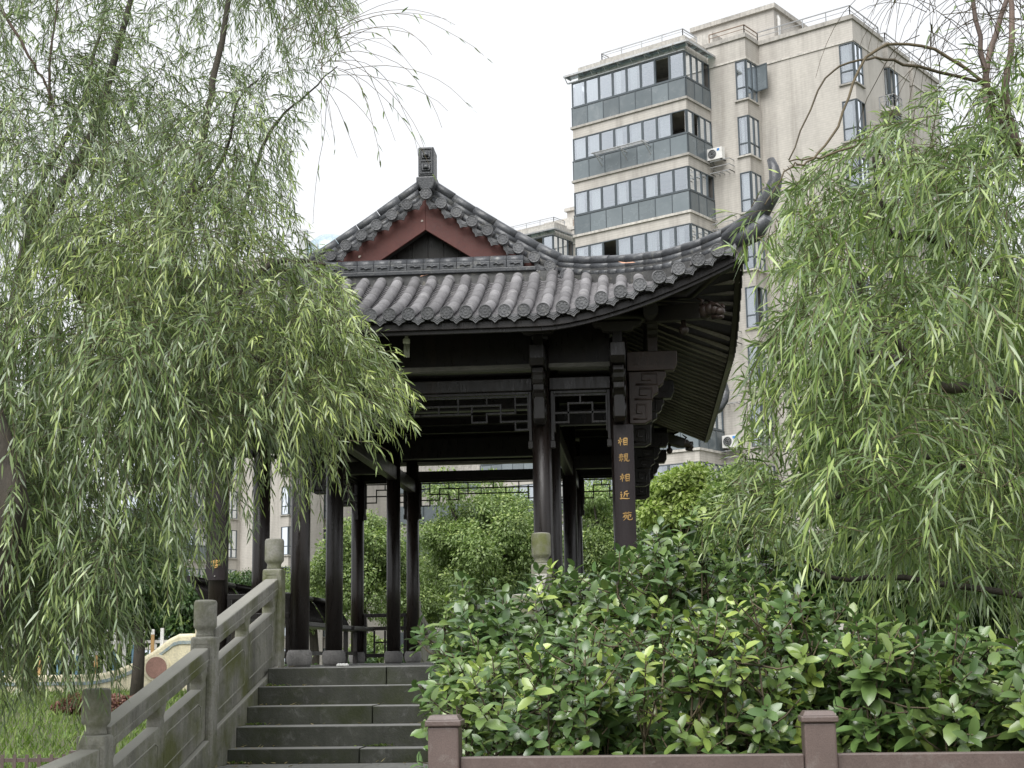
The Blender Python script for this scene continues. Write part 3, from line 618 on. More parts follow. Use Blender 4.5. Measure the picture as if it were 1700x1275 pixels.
# --- brackets
BR = [(.07, .28), (.40, .28), (.40, .45), (.07, .45)]
def bracket(x, y, ang, mat):
    Mx = Matrix.Translation((x, y, 2.84)) @ Matrix.Rotation(ang, 4, 'Z')
    t = MB().prism([(.07, .285), (.46, .285), (.49, .34), (.49, .45), (.07, .45)], -.06, .06, 'y', Mx).build('bracket', mat, pav, bevel=.006)
    s = [(.08, .28), (.39, .28), (.395, .24), (.375, .215), (.37, .18), (.345, .155), (.325, .15), (.325, .1), (.29, .08), (.27, .05), (.265, -.13), (.21, -.16), (.08, -.16)]
    MB().prism(s, -.045, .045, 'y', Mx).build('carved_arm', mat, t, bevel=.006)
    m = MB()
    def sq(cx, cz, w, h):
        q = [(cx - w, cz - h), (cx + w, cz - h), (cx + w, cz + h), (cx - w * .4, cz + h), (cx - w * .4, cz - h * .2), (cx + w * .4, cz - h * .2)]
        for sd in (-.046, .046): m.tube([Mx @ Vector((a, sd, b)) for a, b in q], .011, 5)
    sq(.23, .215, .09, .045); sq(.2, .09, .075, .045); sq(.165, -.06, .055, .06)
    for i in range(5): m.box(.13 + i * .065, .17 + i * .065, -.064, .064, .335, .405, Mx)
    m.build('carving', mat, t)
    MB().box(.25, .33, -.04, .04, .452, .66, Mx).build('short_post', mat, t)
    for k in (1,):
        w = .21; q = [(-w, 0), (w, 0), (w - .02, -.035), (w - .07, -.045), (w - .09, -.075), (w - .14, -.085), (-w + .14, -.085), (-w + .09, -.075), (-w + .07, -.045), (-w + .02, -.035)]
        M2 = Mx @ Matrix.Translation((.29, 0, .655)) @ Matrix.Rotation(R(90), 4, 'Z')
        MB().prism(q, -.045, .045, 'y', M2).build('cloud_plate', M['soffit'], t, bevel=.005)
for x in XI: bracket(x, YR[0], R(-90), M['wood'])
for x, a in ((XO[0], 180), (XO[1], 0)):
    bracket(x, YR[0], R(-90), M['wood'])
    for i, y in enumerate(YR): bracket(x, y, R(a), M['carved'] if i == 0 else M['wood'])
# --- hip rafters with carved heads and pendants
for sx, x in ((-1, XO[0]), (1, XO[1])):
    for sy_, y in ((-1, YR[0]), (1, YR[3])):
        a = Vector((x - sx * .1, y - sy_ * .1, 3.62)); b = Vector((x + sx * .7, y + sy_ * .7, 3.47))
        h = MB().beam(a, b, .1, .13).build('hip_rafter', M['soffit'], pav, bevel=.008)
        d = (b - a).normalized(); hd = MB(); n_ = Vector((0, 0, 1))
        for (o, z, r) in ((.02, .0, .062), (.08, .012, .058), (.13, .004, .05), (.17, -.012, .04)):
            c = b + d * o + n_ * z; hd.lathe([(r * math.sin(q * math.pi / 6) + .001, -r * math.cos(q * math.pi / 6)) for q in range(7)], 10, c)
        for s_ in (-1, 1):
            sd = Vector((-d.y, d.x, 0)) * s_
            hd.tube([b + sd * .04 + n_ * .04, b + d * .04 + sd * .055 + n_ * .075, b - d * .03 + sd * .05 + n_ * .1], [.016, .014, .006], 6)
            hd.tube([b + d * .12 + sd * .035 + n_ * .03, b + d * .17 + sd * .035 + n_ * .045, b + d * .2 + sd * .02 + n_ * .02], [.014, .014, .006], 6)
        hd.tube([b + d * .1 - n_ * .05, b + d * .2 - n_ * .055], [.03, .014], 6)
        hd.build('dragon_head', M['carved'], h)
        c = a.lerp(b, .8) - n_ * .06
        MB().lathe([(.02, .0), (.02, -.05), (.035, -.06), (.042, -.085), (.03, -.115), (.004, -.13)], 10, c).build('pendant', M['carved'], h)
        # the upper hip beam rising to the corner
        MB().tube([(x - sx * .1, y - sy_ * .1, 3.82), (x + sx * .6, y + sy_ * .6, 3.66), (x + sx * .95, y + sy_ * .95, 3.86)], [.07, .065, .05], 8).build('corner_beam', M['wood'], pav)
# --- rafters under the side eaves
def side_pt(sx, Y, t):
    """surface of the side skirt: Y along the pavilion, t inwards from the side eave"""
    e = max(abs(Y - YM) - (YB - YM - 1.56), 0); l = .25 * e ** 1.55 * max(1 - t / GT, 0) ** .55
    return Vector((XC + sx * (HW - t), Y, prof(t) + l))
rm = MB().box(0, 1.12, -.022, .022, -.013, .013).mesh('rafter', M['rafter'])
def put_rafter(a, b):
    d = b - a; L = d.length; d.normalize(); s = d.cross(Vector((0, 0, 1))).normalized(); u = s.cross(d)
    link('rafter', rm, pav, Matrix(((d.x * L / 1.12, s.x, u.x, a.x), (d.y * L / 1.12, s.y, u.y, a.y), (d.z * L / 1.12, s.z, u.z, a.z), (0, 0, 0, 1))))
dn = Vector((0, 0, -.091))
nR = 31
for k in range(nR):
    Y = YR[0] + .1 + (YR[3] - YR[0] - .2) * k / (nR - 1); put_rafter(side_pt(1, Y, 1.05) + dn, side_pt(1, Y, .06) + dn)
    if k % 2 == 0: put_rafter(side_pt(-1, Y, 1.05) + dn, side_pt(-1, Y, .06) + dn)
for (cy, sgn) in ((YR[0], -1), (YR[3], 1)):
    for k in range(6):
        q = (k + 1) / 6.5; e = side_pt(1, cy + sgn * (.02 + .93 * q), .06); e.x += .04 * q
        put_rafter(Vector((XO[1] - .05, cy - sgn * .06, 3.78)) + Vector((.1 * q, sgn * .12 * q, 0)), e + dn)
for k in range(20):
    x = XO[0] + (XO[1] - XO[0]) * k / 19; put_rafter(Vector((x, YF + 1.05, sf(x - XC, 1.05))) + dn, Vector((x, YF + .06, sf(x - XC, .06))) + dn)
# --- skirt roofs: bed, boards, fascia
def grid(f, nu, nv, flip=False):
    vs = [f(i / nu, j / nv) for j in range(nv + 1) for i in range(nu + 1)]
    fs = [(j * (nu + 1) + i, j * (nu + 1) + i + 1, (j + 1) * (nu + 1) + i + 1, (j + 1) * (nu + 1) + i) for j in range(nv) for i in range(nu)]
    return vs, [tuple(reversed(q)) for q in fs] if flip else fs
def front_f(dz, back=False):
    def f(a, b):
        t = GT * b; h = HW - t; u = -h + 2 * h * a; y = YF + t
        return (XC + u, (YB - t) if back else y, sf(u, t) + dz)
    return f
def side_f(sx, dz, T=GT):
    def f(a, b):
        t = T * b; e = min(t, GT); Y = YF + e + (YB - YF - 2 * e) * a; p = side_pt(sx, Y, t); return (p.x, p.y, p.z + dz)
    return f
bed = MB(); 
for bk in (False, True): bed.add(*grid(front_f(-.012, bk), 40, 10, bk), True)
for sx in (1, -1): bed.add(*grid(side_f(sx, 0, HW), 40, 18, sx < 0), True)
bed.build('roof_bed', M['bed'], pav)
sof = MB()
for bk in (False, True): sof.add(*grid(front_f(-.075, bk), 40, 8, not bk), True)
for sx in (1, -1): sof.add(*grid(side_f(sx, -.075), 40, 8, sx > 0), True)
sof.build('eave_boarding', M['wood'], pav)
fa = MB()
def fascia(fn, n=48):
    for i in range(n):
        a, b = fn(i / n), fn((i + 1) / n)
        fa.beam(a, b, .035, .105)
fascia(lambda q: Vector((XC + (-1 + 2 * q) * (HW - .02), YF + .05, sf((-1 + 2 * q) * HW, 0) - .05)))
fascia(lambda q: Vector((XC + (-1 + 2 * q) * (HW - .02), YB - .05, sf((-1 + 2 * q) * HW, 0) - .05)))
for sx in (1, -1): fascia(lambda q: side_pt(sx, YF + (YB - YF) * q, .04) + Vector((0, 0, -.06)))
fa.build('eave_board', M['wood'], pav)['kind'] = 'stuff'
# --- tiles: shared meshes laid along each row of the front skirt
def half_tube(r, L, n=10, taper=.975):
    m = MB(); vs = []; 
    for (y, rr) in ((0, r), (L, r * taper)):
        vs += [(rr * math.cos(math.pi * k / n), y, rr * math.sin(math.pi * k / n)) for k in range(n + 1)]
        vs += [((rr - .012) * math.cos(math.pi * k / n), y, (rr - .012) * math.sin(math.pi * k / n)) for k in range(n + 1)]
    q = n + 1
    fs = [(k + 1, k, 2 * q + k, 2 * q + k + 1) for k in range(n)] + [(k, k + 1, q + k + 1, q + k) for k in range(n)]
    return m.add(vs, fs, True)
TL = .23
tube_me = [half_tube(.0485 * s, TL).mesh('tube_tile', M['tile']) for s in (1, .985, 1.015)]
def disc_mesh(r, nm):
    m = MB(); m.lathe([(r, -.012), (r, .012), (r * .92, .014), (r * .86, .010), (r * .55, .010), (r * .5, .0125), (r * .42, .010), (r * .2, .010), (r * .12, .0125), (.002, .0125)], 20)
    for k in range(8):
        a = 2 * math.pi * k / 8; m.lathe([(.006, .010), (.005, .0125), (.001, .013)], 5, (r * .68 * math.cos(a), r * .68 * math.sin(a), 0))
    Mx = Matrix.Rotation(R(90), 4, 'X'); m.v = [tuple(Mx @ Vector(v)) for v in m.v]; return m.mesh(nm, M['disc'])
disc_me = disc_mesh(.054, 'eave_disc')
def drip_mesh(w, h, nm):
    m = MB(); n = 8; top = [(-w + 2 * w * k / n, -.018 * math.cos(math.pi * (k / n - .5)) * 1.0) for k in range(n + 1)]
    lowr = [(w * .98, -h * .35), (w * .72, -h * .62), (w * .35, -h * .72), (.0, -h), (-w * .35, -h * .72), (-w * .72, -h * .62), (-w * .98, -h * .35)]
    m.prism(top + lowr, -.009, .009, 'y')
    for s in (.75, .5): m.tube([(x * s, -.010, -h * .2 + (z + h * .2) * s) for x, z in lowr], .004, 4)
    return m.mesh(nm, M['disc'])
drip_me = drip_mesh(.066, .085, 'drip_tile')
SP = .152
pan = MB()
nrow = 18
for r in range(-nrow + 1, nrow):
    u = (r - .5) * SP
    if abs(u) > HW - .03: continue
    tmax = min(GT - .03, HW - abs(u) - .02)
    t = 0.0; k = 0
    outy = -.06 * max(abs(u) - 1.2, 0)
    while t < tmax - .03:
        t2 = t + TL * .93; a = Vector((XC + u, YF + t + (outy if t == 0 else 0), sf(u, t) + .045)); b = Vector((XC + u, YF + t2, sf(u, t2) + .045))
        d = (b - a).normalized(); x = Vector((1, 0, 0)); x = (x - d * x.dot(d)).normalized(); z = x.cross(d)
        jit = random.uniform(-.004, .004)
        sc = min(1, (tmax - t) / TL + .2)
        link('tube_tile', random.choice(tube_me), pav, Matrix(((x.x, d.x * sc, z.x, a.x + jit), (x.y, d.y * sc, z.y, a.y), (x.z, d.z * sc, z.z, a.z + random.uniform(0, .002)), (0, 0, 0, 1))))
        t = t2; k += 1
    link('eave_disc', disc_me, pav, Matrix.Translation((XC + u, YF - .012 + outy, sf(u, 0) + .055)) @ Matrix.Rotation(random.uniform(0, 6), 4, 'Y') @ Matrix.Rotation(R(random.uniform(-4, 4)), 4, 'X'))
for r in range(-nrow + 1, nrow):
    u = r * SP
    if abs(u) > HW - .08: continue
    outy = -.06 * max(abs(u) - 1.2, 0)
    sl = (sf(u + .03, 0) - sf(u - .03, 0)) / .06
    link('drip_tile', drip_me, pav, Matrix.Translation((XC + u, YF + .004 + outy, sf(u, 0) + .045)) @ Matrix.Rotation(-math.atan(sl), 4, 'Y') @ Matrix.Rotation(R(-8), 4, 'X'))
    tmax = min(GT - .03, HW - abs(u) - .02); t = 0
    while t < tmax:                                       # overlapping concave pan tiles, visible as stacked arcs
        q = []
        for (tt, dz) in ((t, .018), (t + .055, -.002)):
            for i in range(6): s_ = -1 + 2 * i / 5; q.append((XC + u + s_ * .05, YF + tt, sf(u, tt) + dz + .03 * s_ * s_))
        for i in range(6): s_ = -1 + 2 * i / 5; q.append((XC + u + s_ * .05, YF + t, sf(u, t) + .008 + .03 * s_ * s_))
        pan.add(q, [(i, i + 1, i + 7, i + 6) for i in range(5)] + [(12 + i, 13 + i, i + 1, i) for i in range(5)]); t += .045
pan.build('pan_tile', M['tile'], pav)['kind'] = 'stuff'
# side and rear slopes: rows of tube tiles joined
sd_ = MB()
for sx in (1, -1):
    nS = int((YB - YF) / SP)
    for k in range(1, nS):
        Y = YF + k * SP; lim = min(Y - YF, YB - Y); T = HW - .1 if lim > GT else lim
        if T < .1: continue
        m_ = 7 if T > GT else 4
        sd_.tube([side_pt(sx, Y, T * i / m_) + Vector((0, 0, .02)) for i in range(m_ + 1)], .046, 6)
        p = side_pt(sx, Y + SP / 2, 0)
        sd_.prism([(p.y - .06, p.z + .02), (p.y + .06, p.z + .02), (p.y + .055, p.z - .02), (p.y, p.z - .06), (p.y - .055, p.z - .02)], p.x - .01, p.x + .01, 'x')
for k in range(-17, 18):
    u = k * SP; T = min(GT, HW - abs(u))
    sd_.tube([Vector((XC + u, YB - T * i / 4, sf(u, T * i / 4) + .02)) for i in range(5)], .046, 6)
sd_.build('side_tile_row', M['tile'], pav)['kind'] = 'stuff'
# --- ridges: mortar body, cap tubes piece by piece
def ridge_run(path, rad, body, piece=.24, up=Vector((0, 0, 1))):
    P = [Vector(p) for p in path]; cum = [0]
    for a, b in zip(P[:-1], P[1:]): cum.append(cum[-1] + (b - a).length)
    def pt(s):
        for i in range(len(P) - 1):
            if s <= cum[i + 1] or i == len(P) - 2: q = (s - cum[i]) / (cum[i + 1] - cum[i]); return P[i].lerp(P[i + 1], q)
    n = max(1, round(cum[-1] / piece)); w = cum[-1] / n
    for k in range(n):
        a = pt(w * k + .001); mid = pt(w * (k + .5)); b = pt(w * (k + 1) - .003); f = random.uniform(-.004, .004)
        m = MB().tube([a + up * f, mid + up * f, b + up * f], [rad * 1.03, rad * 1.01, rad * .985], 14)
        m.build('ridge_tile', M['ridge'], pav)
        m = MB().tube([a - up * rad * 1.5, mid - up * rad * 1.5, b - up * rad * 1.5], [rad * .98, rad * .95, rad * .92], 10); m.build('ridge_tile', M['ridge'], pav)
    for k in range(n * 2):
        a = pt(w * k / 2 + .002); b = pt(w * (k + 1) / 2 - .004)
        MB().tube([a - up * rad * 2.9, b - up * rad * (2.9 + random.uniform(-.1, .15))], [rad * random.uniform(.95, 1.08)] * 2, 8).build('filler_tile', M['ridge'] if random.random() < .8 else M['mortar'], pav)
    m = MB(); N_ = 12
    for k in range(N_):
        a = pt(cum[-1] * k / N_); b = pt(cum[-1] * (k + 1) / N_)
        d = (b - a).normalized(); s = d.cross(up).normalized() * rad * .8
        h0 = up * (rad * 1.8); 
        la, lb = a - up * body, b - up * body
        m.add([a - h0 - s, b - h0 - s, b - h0 + s, a - h0 + s, la - s, lb - s, lb + s, la + s], [(0, 1, 2, 3), (7, 6, 5, 4), (0, 4, 5, 1), (2, 6, 7, 3), (1, 5, 6, 2), (0, 3, 7, 4)])
    m.build('ridge_body', M['mortar'], pav)
for sx in (1, -1):
    for (yc, sy_) in ((YF, 1), (YB, -1)):
        G = lambda u, t, z: Vector((XC + sx * u, yc + sy_ * t, z))
        ridge_run([G(1.205, 1.505, 4.272), G(1.45, 1.26, 4.177), G(1.785, .925, 4.092), G(2.1, .61, 4.032), G(2.39, .32, 4.032), G(2.6, .11, 4.067), G(2.73, -.02, 4.107)], .038, .32, .21)
        m = MB().tube([G(2.60, .11, 4.0), G(2.73, -.02, 4.06), G(2.85, -.14, 4.14), G(2.93, -.22, 4.25), G(2.965, -.255, 4.36), G(2.955, -.245, 4.45), G(2.935, -.225, 4.53)], [.065, .08, .078, .068, .053, .042, .03], 10)
        m.v = [(v[0], v[1], v[2]) for v in m.v]
        if yc == YB: m.v = [(v[0] + sx * .07, v[1], v[2] - .14) for v in m.v]
        hn = m.build('eave_horn', M['ridge'], pav)
        m = MB().tube([G(2.66, .05, 3.95), G(2.8, -.09, 3.99), G(2.9, -.19, 4.08)], [.07, .08, .045], 8); m.build('horn_base', M['ridge'], hn)
        yg = yc + sy_ * 1.53
        ridge_run([Vector((XC + sx * .06, yg, 5.012)), Vector((XC + sx * .475, yg, 4.727)), Vector((XC + sx * .8, yg, 4.517)), Vector((XC + sx * 1.05, yg, 4.362)), Vector((XC + sx * 1.205, yg - sy_ * .02, 4.277))], .044, .18, .24)
# mortar pieces filling the notches between hip ridge and tube rows
# --- gable
YG = YF + 1.52
RK = lambda u: 5.0 - .665 * abs(u) + .02 * u * u
gt = MB()
for sx in (1, -1):
    n = 9
    for k in range(n):
        u = .075 + k * .138 + .03
        x = XC + sx * (u + .05); z = RK(u + .05) - .105
        link('rake_disc', disc_me, pav, Matrix.Translation((x, YG - .145, z)) @ Matrix.Rotation(random.uniform(0, 6), 4, 'Y') @ Matrix.Scale(.95, 4))
        MB().tube([(x, YG - .135, z), (x, YG + .1, z + .012)], .046, 8).build('rake_tile', M['tile'], pav)
        xd = XC + sx * (u - .018); zd = RK(u - .018) - .125
        link('rake_drip', drip_me, pav, Matrix.Translation((xd, YG - .125, zd)) @ Matrix.Rotation(sx * R(28), 4, 'Y'))
    gb = [(XC + sx * .0, 4.86), (XC + sx * 1.2, 4.86 - .665 * 1.2), (XC + sx * 1.2, 4.03), (XC + sx * .9, 4.09), (XC + sx * .72, 4.10), (XC + sx * 0, 4.575)]
    if sx < 0: gb = gb[::-1]
    MB().prism(gb, YG - .06 - (.0015 if sx > 0 else 0), YG - .025, 'y').build('bargeboard', M['red'], pav, bevel=.004)
    rk = [(XC, 4.98), (XC + sx * 1.2, 4.98 - .665 * 1.2), (XC + sx * 1.2, 4.60 - .665 * 1.2), (XC, 4.60)]
    MB().prism(rk if sx > 0 else rk[::-1], YG - .022, YG + .1, 'y').build('rake_bed', M['mortar'], pav)
link('rake_disc', disc_me, pav, Matrix.Translation((XC + .02, YG - .15, 4.885)))
for k in range(16):
    x = XC - 1.16 + k * .145; h = 4.68 - .665 * abs(x + .07 - XC)
    B('gable_plank', M['wood'], pav, x + .002, x + .143, YG + .1 + random.uniform(-.004, .004), YG + .13, 3.95, h)
B('gable_plank', M['wood'], pav, XC - 1.1, XC + 1.1, YB - 1.55, YB - 1.5, 3.95, 4.4)
for (x, z, w, h, a) in ((XC + .82, 4.335, .05, .014, 32), (XC - .03, 4.66, .012, .01, 0), (XC + .74, 4.39, .012, .008, 0), (XC - .88, 4.22, .05, .018, -30), (XC - .6, 4.35, .016, .01, -30), (XC + .7, 4.27, .012, .02, 10)):
    MB().prism([(-w, -h * .4), (-w * .3, -h), (w, -h * .3), (w * .6, h * .6), (-w * .2, h)], YG - .0655, YG - .063, 'y', Matrix.Translation((x, 0, z)) @ Matrix.Rotation(R(a), 4, 'Y')).build('paint_chip', M['chip'], pav)
# horizontal ridge at the gable foot
for k in range(12):
    x0 = XC - .86 + (k - 0) * .1475 - .0
    x0 = XC - .89 + k * .1483
    b_ = B('ridge_block', M['ridge'], pav, x0, x0 + .1455, YG - .2, YG - .07, 4.165, 4.225, bevel=.004)
    m = MB().tube([(x0 + .03, YG - .202, 4.195), (x0 + .06, YG - .206, 4.205), (x0 + .075, YG - .206, 4.19), (x0 + .1, YG - .206, 4.2), (x0 + .12, YG - .202, 4.193)], .008, 5)
    m.build('relief', M['ridge'], b_)
    MB().tube([(x0, YG - .14, 4.235), (x0 + .1455, YG - .14, 4.235)], .05, 10).build('ridge_tile', M['ridge'], pav)
B('ridge_moulding', M['ridge'], pav, XC - 1.0, XC + 1.0, YG - .215, YG - .06, 4.125, 4.162, bevel=.006)
B('ridge_body', M['mortar'], pav, XC - 1.15, XC + 1.15, YG - .19, YG - .05, 3.9, 4.123)
# main ridge and finial
B('main_ridge', M['ridge'], pav, XC - .07, XC + .07, YF + 1.6, YB - 1.6, 4.86, 5.14, bevel=.01)
MB().tube([(XC, YF + 1.6, 5.16), (XC, YB - 1.6, 5.16)], .06, 10).build('ridge_tile', M['ridge'], pav)
for yy_ in (YG - .06, YB - 1.5):
    fx = XC + .02
    fi = B('finial', M['ridge'], pav, fx - .075, fx + .068, yy_ - .07, yy_ + .16, 5.055, 5.335, bevel=.012)
    m = MB().prism([(fx - .045, 4.93), (fx + .05, 4.93), (fx + .085, 5.0), (fx + .085, 5.05), (fx - .09, 5.05), (fx - .09, 5.0)], yy_ - .09, yy_ + .2, 'y'); m.build('finial_base', M['ridge'], fi, bevel=.01)
    m = MB()
    for (a, b, c, d) in ((-.06, .055, 5.08, 5.09), (-.06, .055, 5.31, 5.32), (-.06, -.05, 5.09, 5.31), (.045, .055, 5.09, 5.31), (-.05, .045, 5.195, 5.205)): m.box(fx + a, fx + b, yy_ - .079, yy_ - .0705, c, d)
    for zc in (5.142, 5.258):
        m.tube([(fx - .035, yy_ - .075, zc + .03), (fx - .035, yy_ - .075, zc - .03), (fx + .03, yy_ - .075, zc - .03), (fx + .03, yy_ - .075, zc + .03)], .01, 5)
        m.lathe([(.028, -.018), (.03, 0), (.02, .02), (.002, .028)], 8, (fx, yy_ - .072, zc))
    m.build('relief', M['ridge'], fi)
# --- benches and railings between the columns
def bench(p0, p1, out):
    p0 = Vector((*p0, 0)); p1 = Vector((*p1, 0)); d = (p1 - p0).normalized(); L = (p1 - p0).length; o = Vector((*out, 0))
    st_ = MB(); a = p0 + d * .09; b = p1 - d * .09
    se = MB().beam(a + Vector((0, 0, 1.135)) - o * .08, b + Vector((0, 0, 1.135)) - o * .08, .3, .045).build('bench_seat', M['wood'], pav, bevel=.006)
    m = MB()
    for k in range(3): c = a.lerp(b, (k + .08) / 2.16); m.beam(c + Vector((0, 0, PZ)), c + Vector((0, 0, 1.11)), .05, .05, d)
    m.beam(a + Vector((0, 0, .85)), b + Vector((0, 0, .85)), .04, .04); m.build('bench_leg', M['wood'], pav)
    top = MB().tube([p0 + o * .26 + Vector((0, 0, 1.47)), p1 + o * .26 + Vector((0, 0, 1.47))], .03, 8).build('bench_rail', M['wood'], pav)
    n = max(4, int(L / .085))
    for k in range(n + 1):
        c = a.lerp(b, k / n); MB().tube([c + o * .08 + Vector((0, 0, 1.15)), c + o * .13 + Vector((0, 0, 1.26)), c + o * .2 + Vector((0, 0, 1.37)), c + o * .26 + Vector((0, 0, 1.45))], .013, 5).build('bench_slat', M['wood'], top)
for a, b in ((0, 1), (1, 2), (2, 3)): bench((XO[0], YR[a]), (XO[0], YR[b]), (-1, 0))
def railing_bay(p0, p1):
    p0 = Vector((*p0, 0)); p1 = Vector((*p1, 0)); d = (p1 - p0).normalized(); a = p0 + d * .08; b = p1 - d * .08; Z = lambda z: Vector((0, 0, z))
    f = MB()
    for z in (1.31, 1.15, .82): f.beam(a + Z(z), b + Z(z), .04, .045)
    for q in (a + d * .02, b - d * .02): f.beam(q + Z(.75), q + Z(1.33), .035, .035, d)
    r_ = f.build('railing', M['wood'], pav, bevel=.003)
    m = MB()
    for q in (.25, .5, .75): c = a.lerp(b, q); m.beam(c + Z(.845), c + Z(1.125), .022, .022, d)
    c = a.lerp(b, .25); e = a.lerp(b, .75); m.beam(c + d * .012 + Z(.98), e - d * .012 + Z(.98), .02, .02); m.build('railing_bar', M['wood'], r_)
for y in (YR[0], YR[3]):
    for k in (0, 1): railing_bay((XO[k] if k == 0 else XI[k], y), (XI[k] if k == 0 else XO[k], y))
# --- couplet boards with brush characters
CH = {
 'mutual': [[(0, .66), (.47, .73)], [(.24, 1), (.23, .5), (.22, 0)], [(.23, .66), (.12, .45), (0, .3)], [(.26, .6), (.43, .42)], [(.58, .88), (.57, .06)], [(.58, .86), (.92, .88), (.9, .0)], [(.6, .61), (.88, .63)], [(.6, .36), (.88, .38)], [(.58, .1), (.9, .12)]],
 'kin': [[(.22, 1), (.28, .92)], [(.05, .85), (.45, .89)], [(.15, .79), (.19, .68)], [(.36, .8), (.3, .68)], [(.0, .6), (.5, .64)], [(.08, .42), (.45, .46)], [(.25, .62), (.25, .0)], [(.22, .38), (.03, .12)], [(.28, .36), (.45, .22)], [(.58, .92), (.58, .36)], [(.58, .92), (.88, .95), (.87, .37)], [(.6, .74), (.85, .76)], [(.6, .56), (.85, .58)], [(.6, .38), (.86, .39)], [(.67, .36), (.61, .15), (.5, .02)], [(.78, .36), (.78, .12), (.9, .04), (1.02, .07), (1.03, .22)]],
 'near': [[(.13, .92), (.2, .8)], [(.08, .6), (.24, .62), (.14, .4), (.22, .24), (.05, .12)], [(.02, .12), (.3, .13), (.7, .05), (1, .05)], [(.8, .98), (.5, .86)], [(.5, .87), (.48, .5), (.38, .26)], [(.5, .63), (.95, .67)], [(.74, .65), (.74, .22)]],
 'garden': [[(.05, .84), (.95, .89)], [(.32, 1), (.34, .74)], [(.66, 1), (.62, .74)], [(.28, .68), (.05, .35)], [(.26, .6), (.45, .62), (.36, .3), (.1, 0)], [(.2, .45), (.3, .36)], [(.55, .6), (.85, .63), (.82, .4), (.72, .37)], [(.56, .6), (.55, .14), (.7, .03), (.95, .06), (1, .26)]],
 'guest': [[(.5, 1), (.54, .92)], [(.1, .85), (.06, .68)], [(.1, .84), (.92, .88), (.85, .7)], [(.42, .78), (.15, .45)], [(.4, .68), (.7, .71), (.35, .4), (.05, .25)], [(.35, .58), (.6, .42), (1, .3)], [(.35, .28), (.37, .02)], [(.35, .28), (.68, .31), (.64, .03)], [(.36, .05), (.64, .06)]]}
def brush(m, strokes, cx, cz, w, h, y):
    for s in strokes:
        P_ = []; 
        for a, b in zip(s[:-1], s[1:]):
            for i in range(5): q = i / 5; P_.append((a[0] + (b[0] - a[0]) * q, a[1] + (b[1] - a[1]) * q))
        P_.append(s[-1]); n = len(P_); L_ = []; R_ = []
        P_ = [(cx + (p[0] - .5) * w, cz + (p[1] - .5) * h + (p[0] - .5) * .06 * h) for p in P_]
        for i, p in enumerate(P_):
            a = P_[max(i - 1, 0)]; b = P_[min(i + 1, n - 1)]; dx, dz = b[0] - a[0], b[1] - a[1]; l = math.hypot(dx, dz) + 1e-9
            q = i / (n - 1); wd = .0052 * (1.15 - .75 * q) * (.7 if q == 0 else 1) * (1 if len(s) < 3 else .95)
            L_.append((p[0] - dz / l * wd, p[1] + dx / l * wd)); R_.append((p[0] + dz / l * wd, p[1] - dx / l * wd))
        vs = [(x, y, z) for x, z in L_ + R_] + [(x, y + .004, z) for x, z in L_ + R_]
        fs = [(i, i + 1, n + i + 1, n + i) for i in range(n - 1)] + [(2 * n + i, i, i + 1, 2 * n + i + 1) for i in range(0)]
        fs += [(2 * n + i, 2 * n + i + 1, i + 1, i) for i in range(n - 1)] + [(n + i, n + i + 1, 3 * n + i + 1, 3 * n + i) for i in range(n - 1)]
        m.add(vs, fs)
def couplet(x, z0, z1, chars, label):
    t = thing('couplet_board', label, 'plaque', (x, 12.2, z0), 0, 'couplet boards on the front columns')
    bd = MB(); n = 6; w = .083
    prof_ = [(x - w + 2 * w * i / n, 12.205 - .012 * (1 - (2 * i / n - 1) ** 2)) for i in range(n + 1)]
    bd.prism(prof_ + [(x + w, 12.218), (x - w, 12.218)], z0, z1, 'z').build('board', M['plaque'], t, bevel=.003)
    for (c, z, dx) in chars:
        m = MB(); brush(m, CH[c], x + dx, z, .082, .068, 12.188); m.build('character', M['gold'], t)
    m = MB().lathe([(.005, -.004), (.004, .004), (.001, .005)], 6); m.v = [(x + v[0], 12.19 - v[2], z0 + .035 + v[1]) for v in m.v]; m.build('nail', M['white'], t)
couplet(XO[1] + .025, 1.42, 2.668, [('mutual', 2.523, -.005), ('kin', 2.388, -.002), ('mutual', 2.222, .004), ('near', 2.078, -.004), ('garden', 1.905, .014)], 'dark couplet board with gold characters hung on the right front column')
couplet(XO[0], 1.447, 2.668, [('guest', 1.585, .006)], 'dark couplet board with gold character on the left front column under the willow')
t = thing('light_bulb', 'pale spiral-free tube lamp hanging under the front eave', 'lamp', (-1.893, 12.0, 3.48)); t['label'] = 'pale energy-saving tube lamp hanging under the front eave'
MB().lathe([(.012, 3.5), (.014, 3.40), (.03, 3.385), (.03, 3.355), (.024, 3.345)], 12, (-1.893, 11.9, 0)).build('socket', M['cfl'], t)
for dx, dy in ((-.014, -.01), (.014, -.01), (0, .014), (-.006, -.018), (.018, .008)):
    MB().tube([(-1.893 + dx, 11.9 + dy, 3.345), (-1.893 + dx, 11.9 + dy, 3.235)], .0075, 6).build('lamp_tube', M['cfl'], t)
def dry_leaf(p, rz, L, label):
    t = MB(); t.add([(0, 0, 0), (.3, .25, .06), (.3, -.25, .05), (.65, .2, .1), (.65, -.2, .08), (1, 0, .22)], [(0, 2, 1), (1, 2, 4, 3), (3, 4, 5)], True)
    o = t.build('fallen_leaf', M['dryleaf'], None, Matrix.Translation(p) @ Matrix.Rotation(rz, 4, 'Z') @ Matrix.Rotation(R(-20), 4, 'X') @ Matrix.Scale(L, 4)); tag(o, label, 'leaf', 'dry leaves on the roof tiles')
dry_leaf((-1.78, 12.28, 4.03), R(115), .13, 'curled reddish dry leaf lying between tube tiles near the roof middle')
dry_leaf((.02, 11.75, 3.93), R(150), .16, 'pinkish dry leaf caught under the curved hip ridge')
pp = MB()
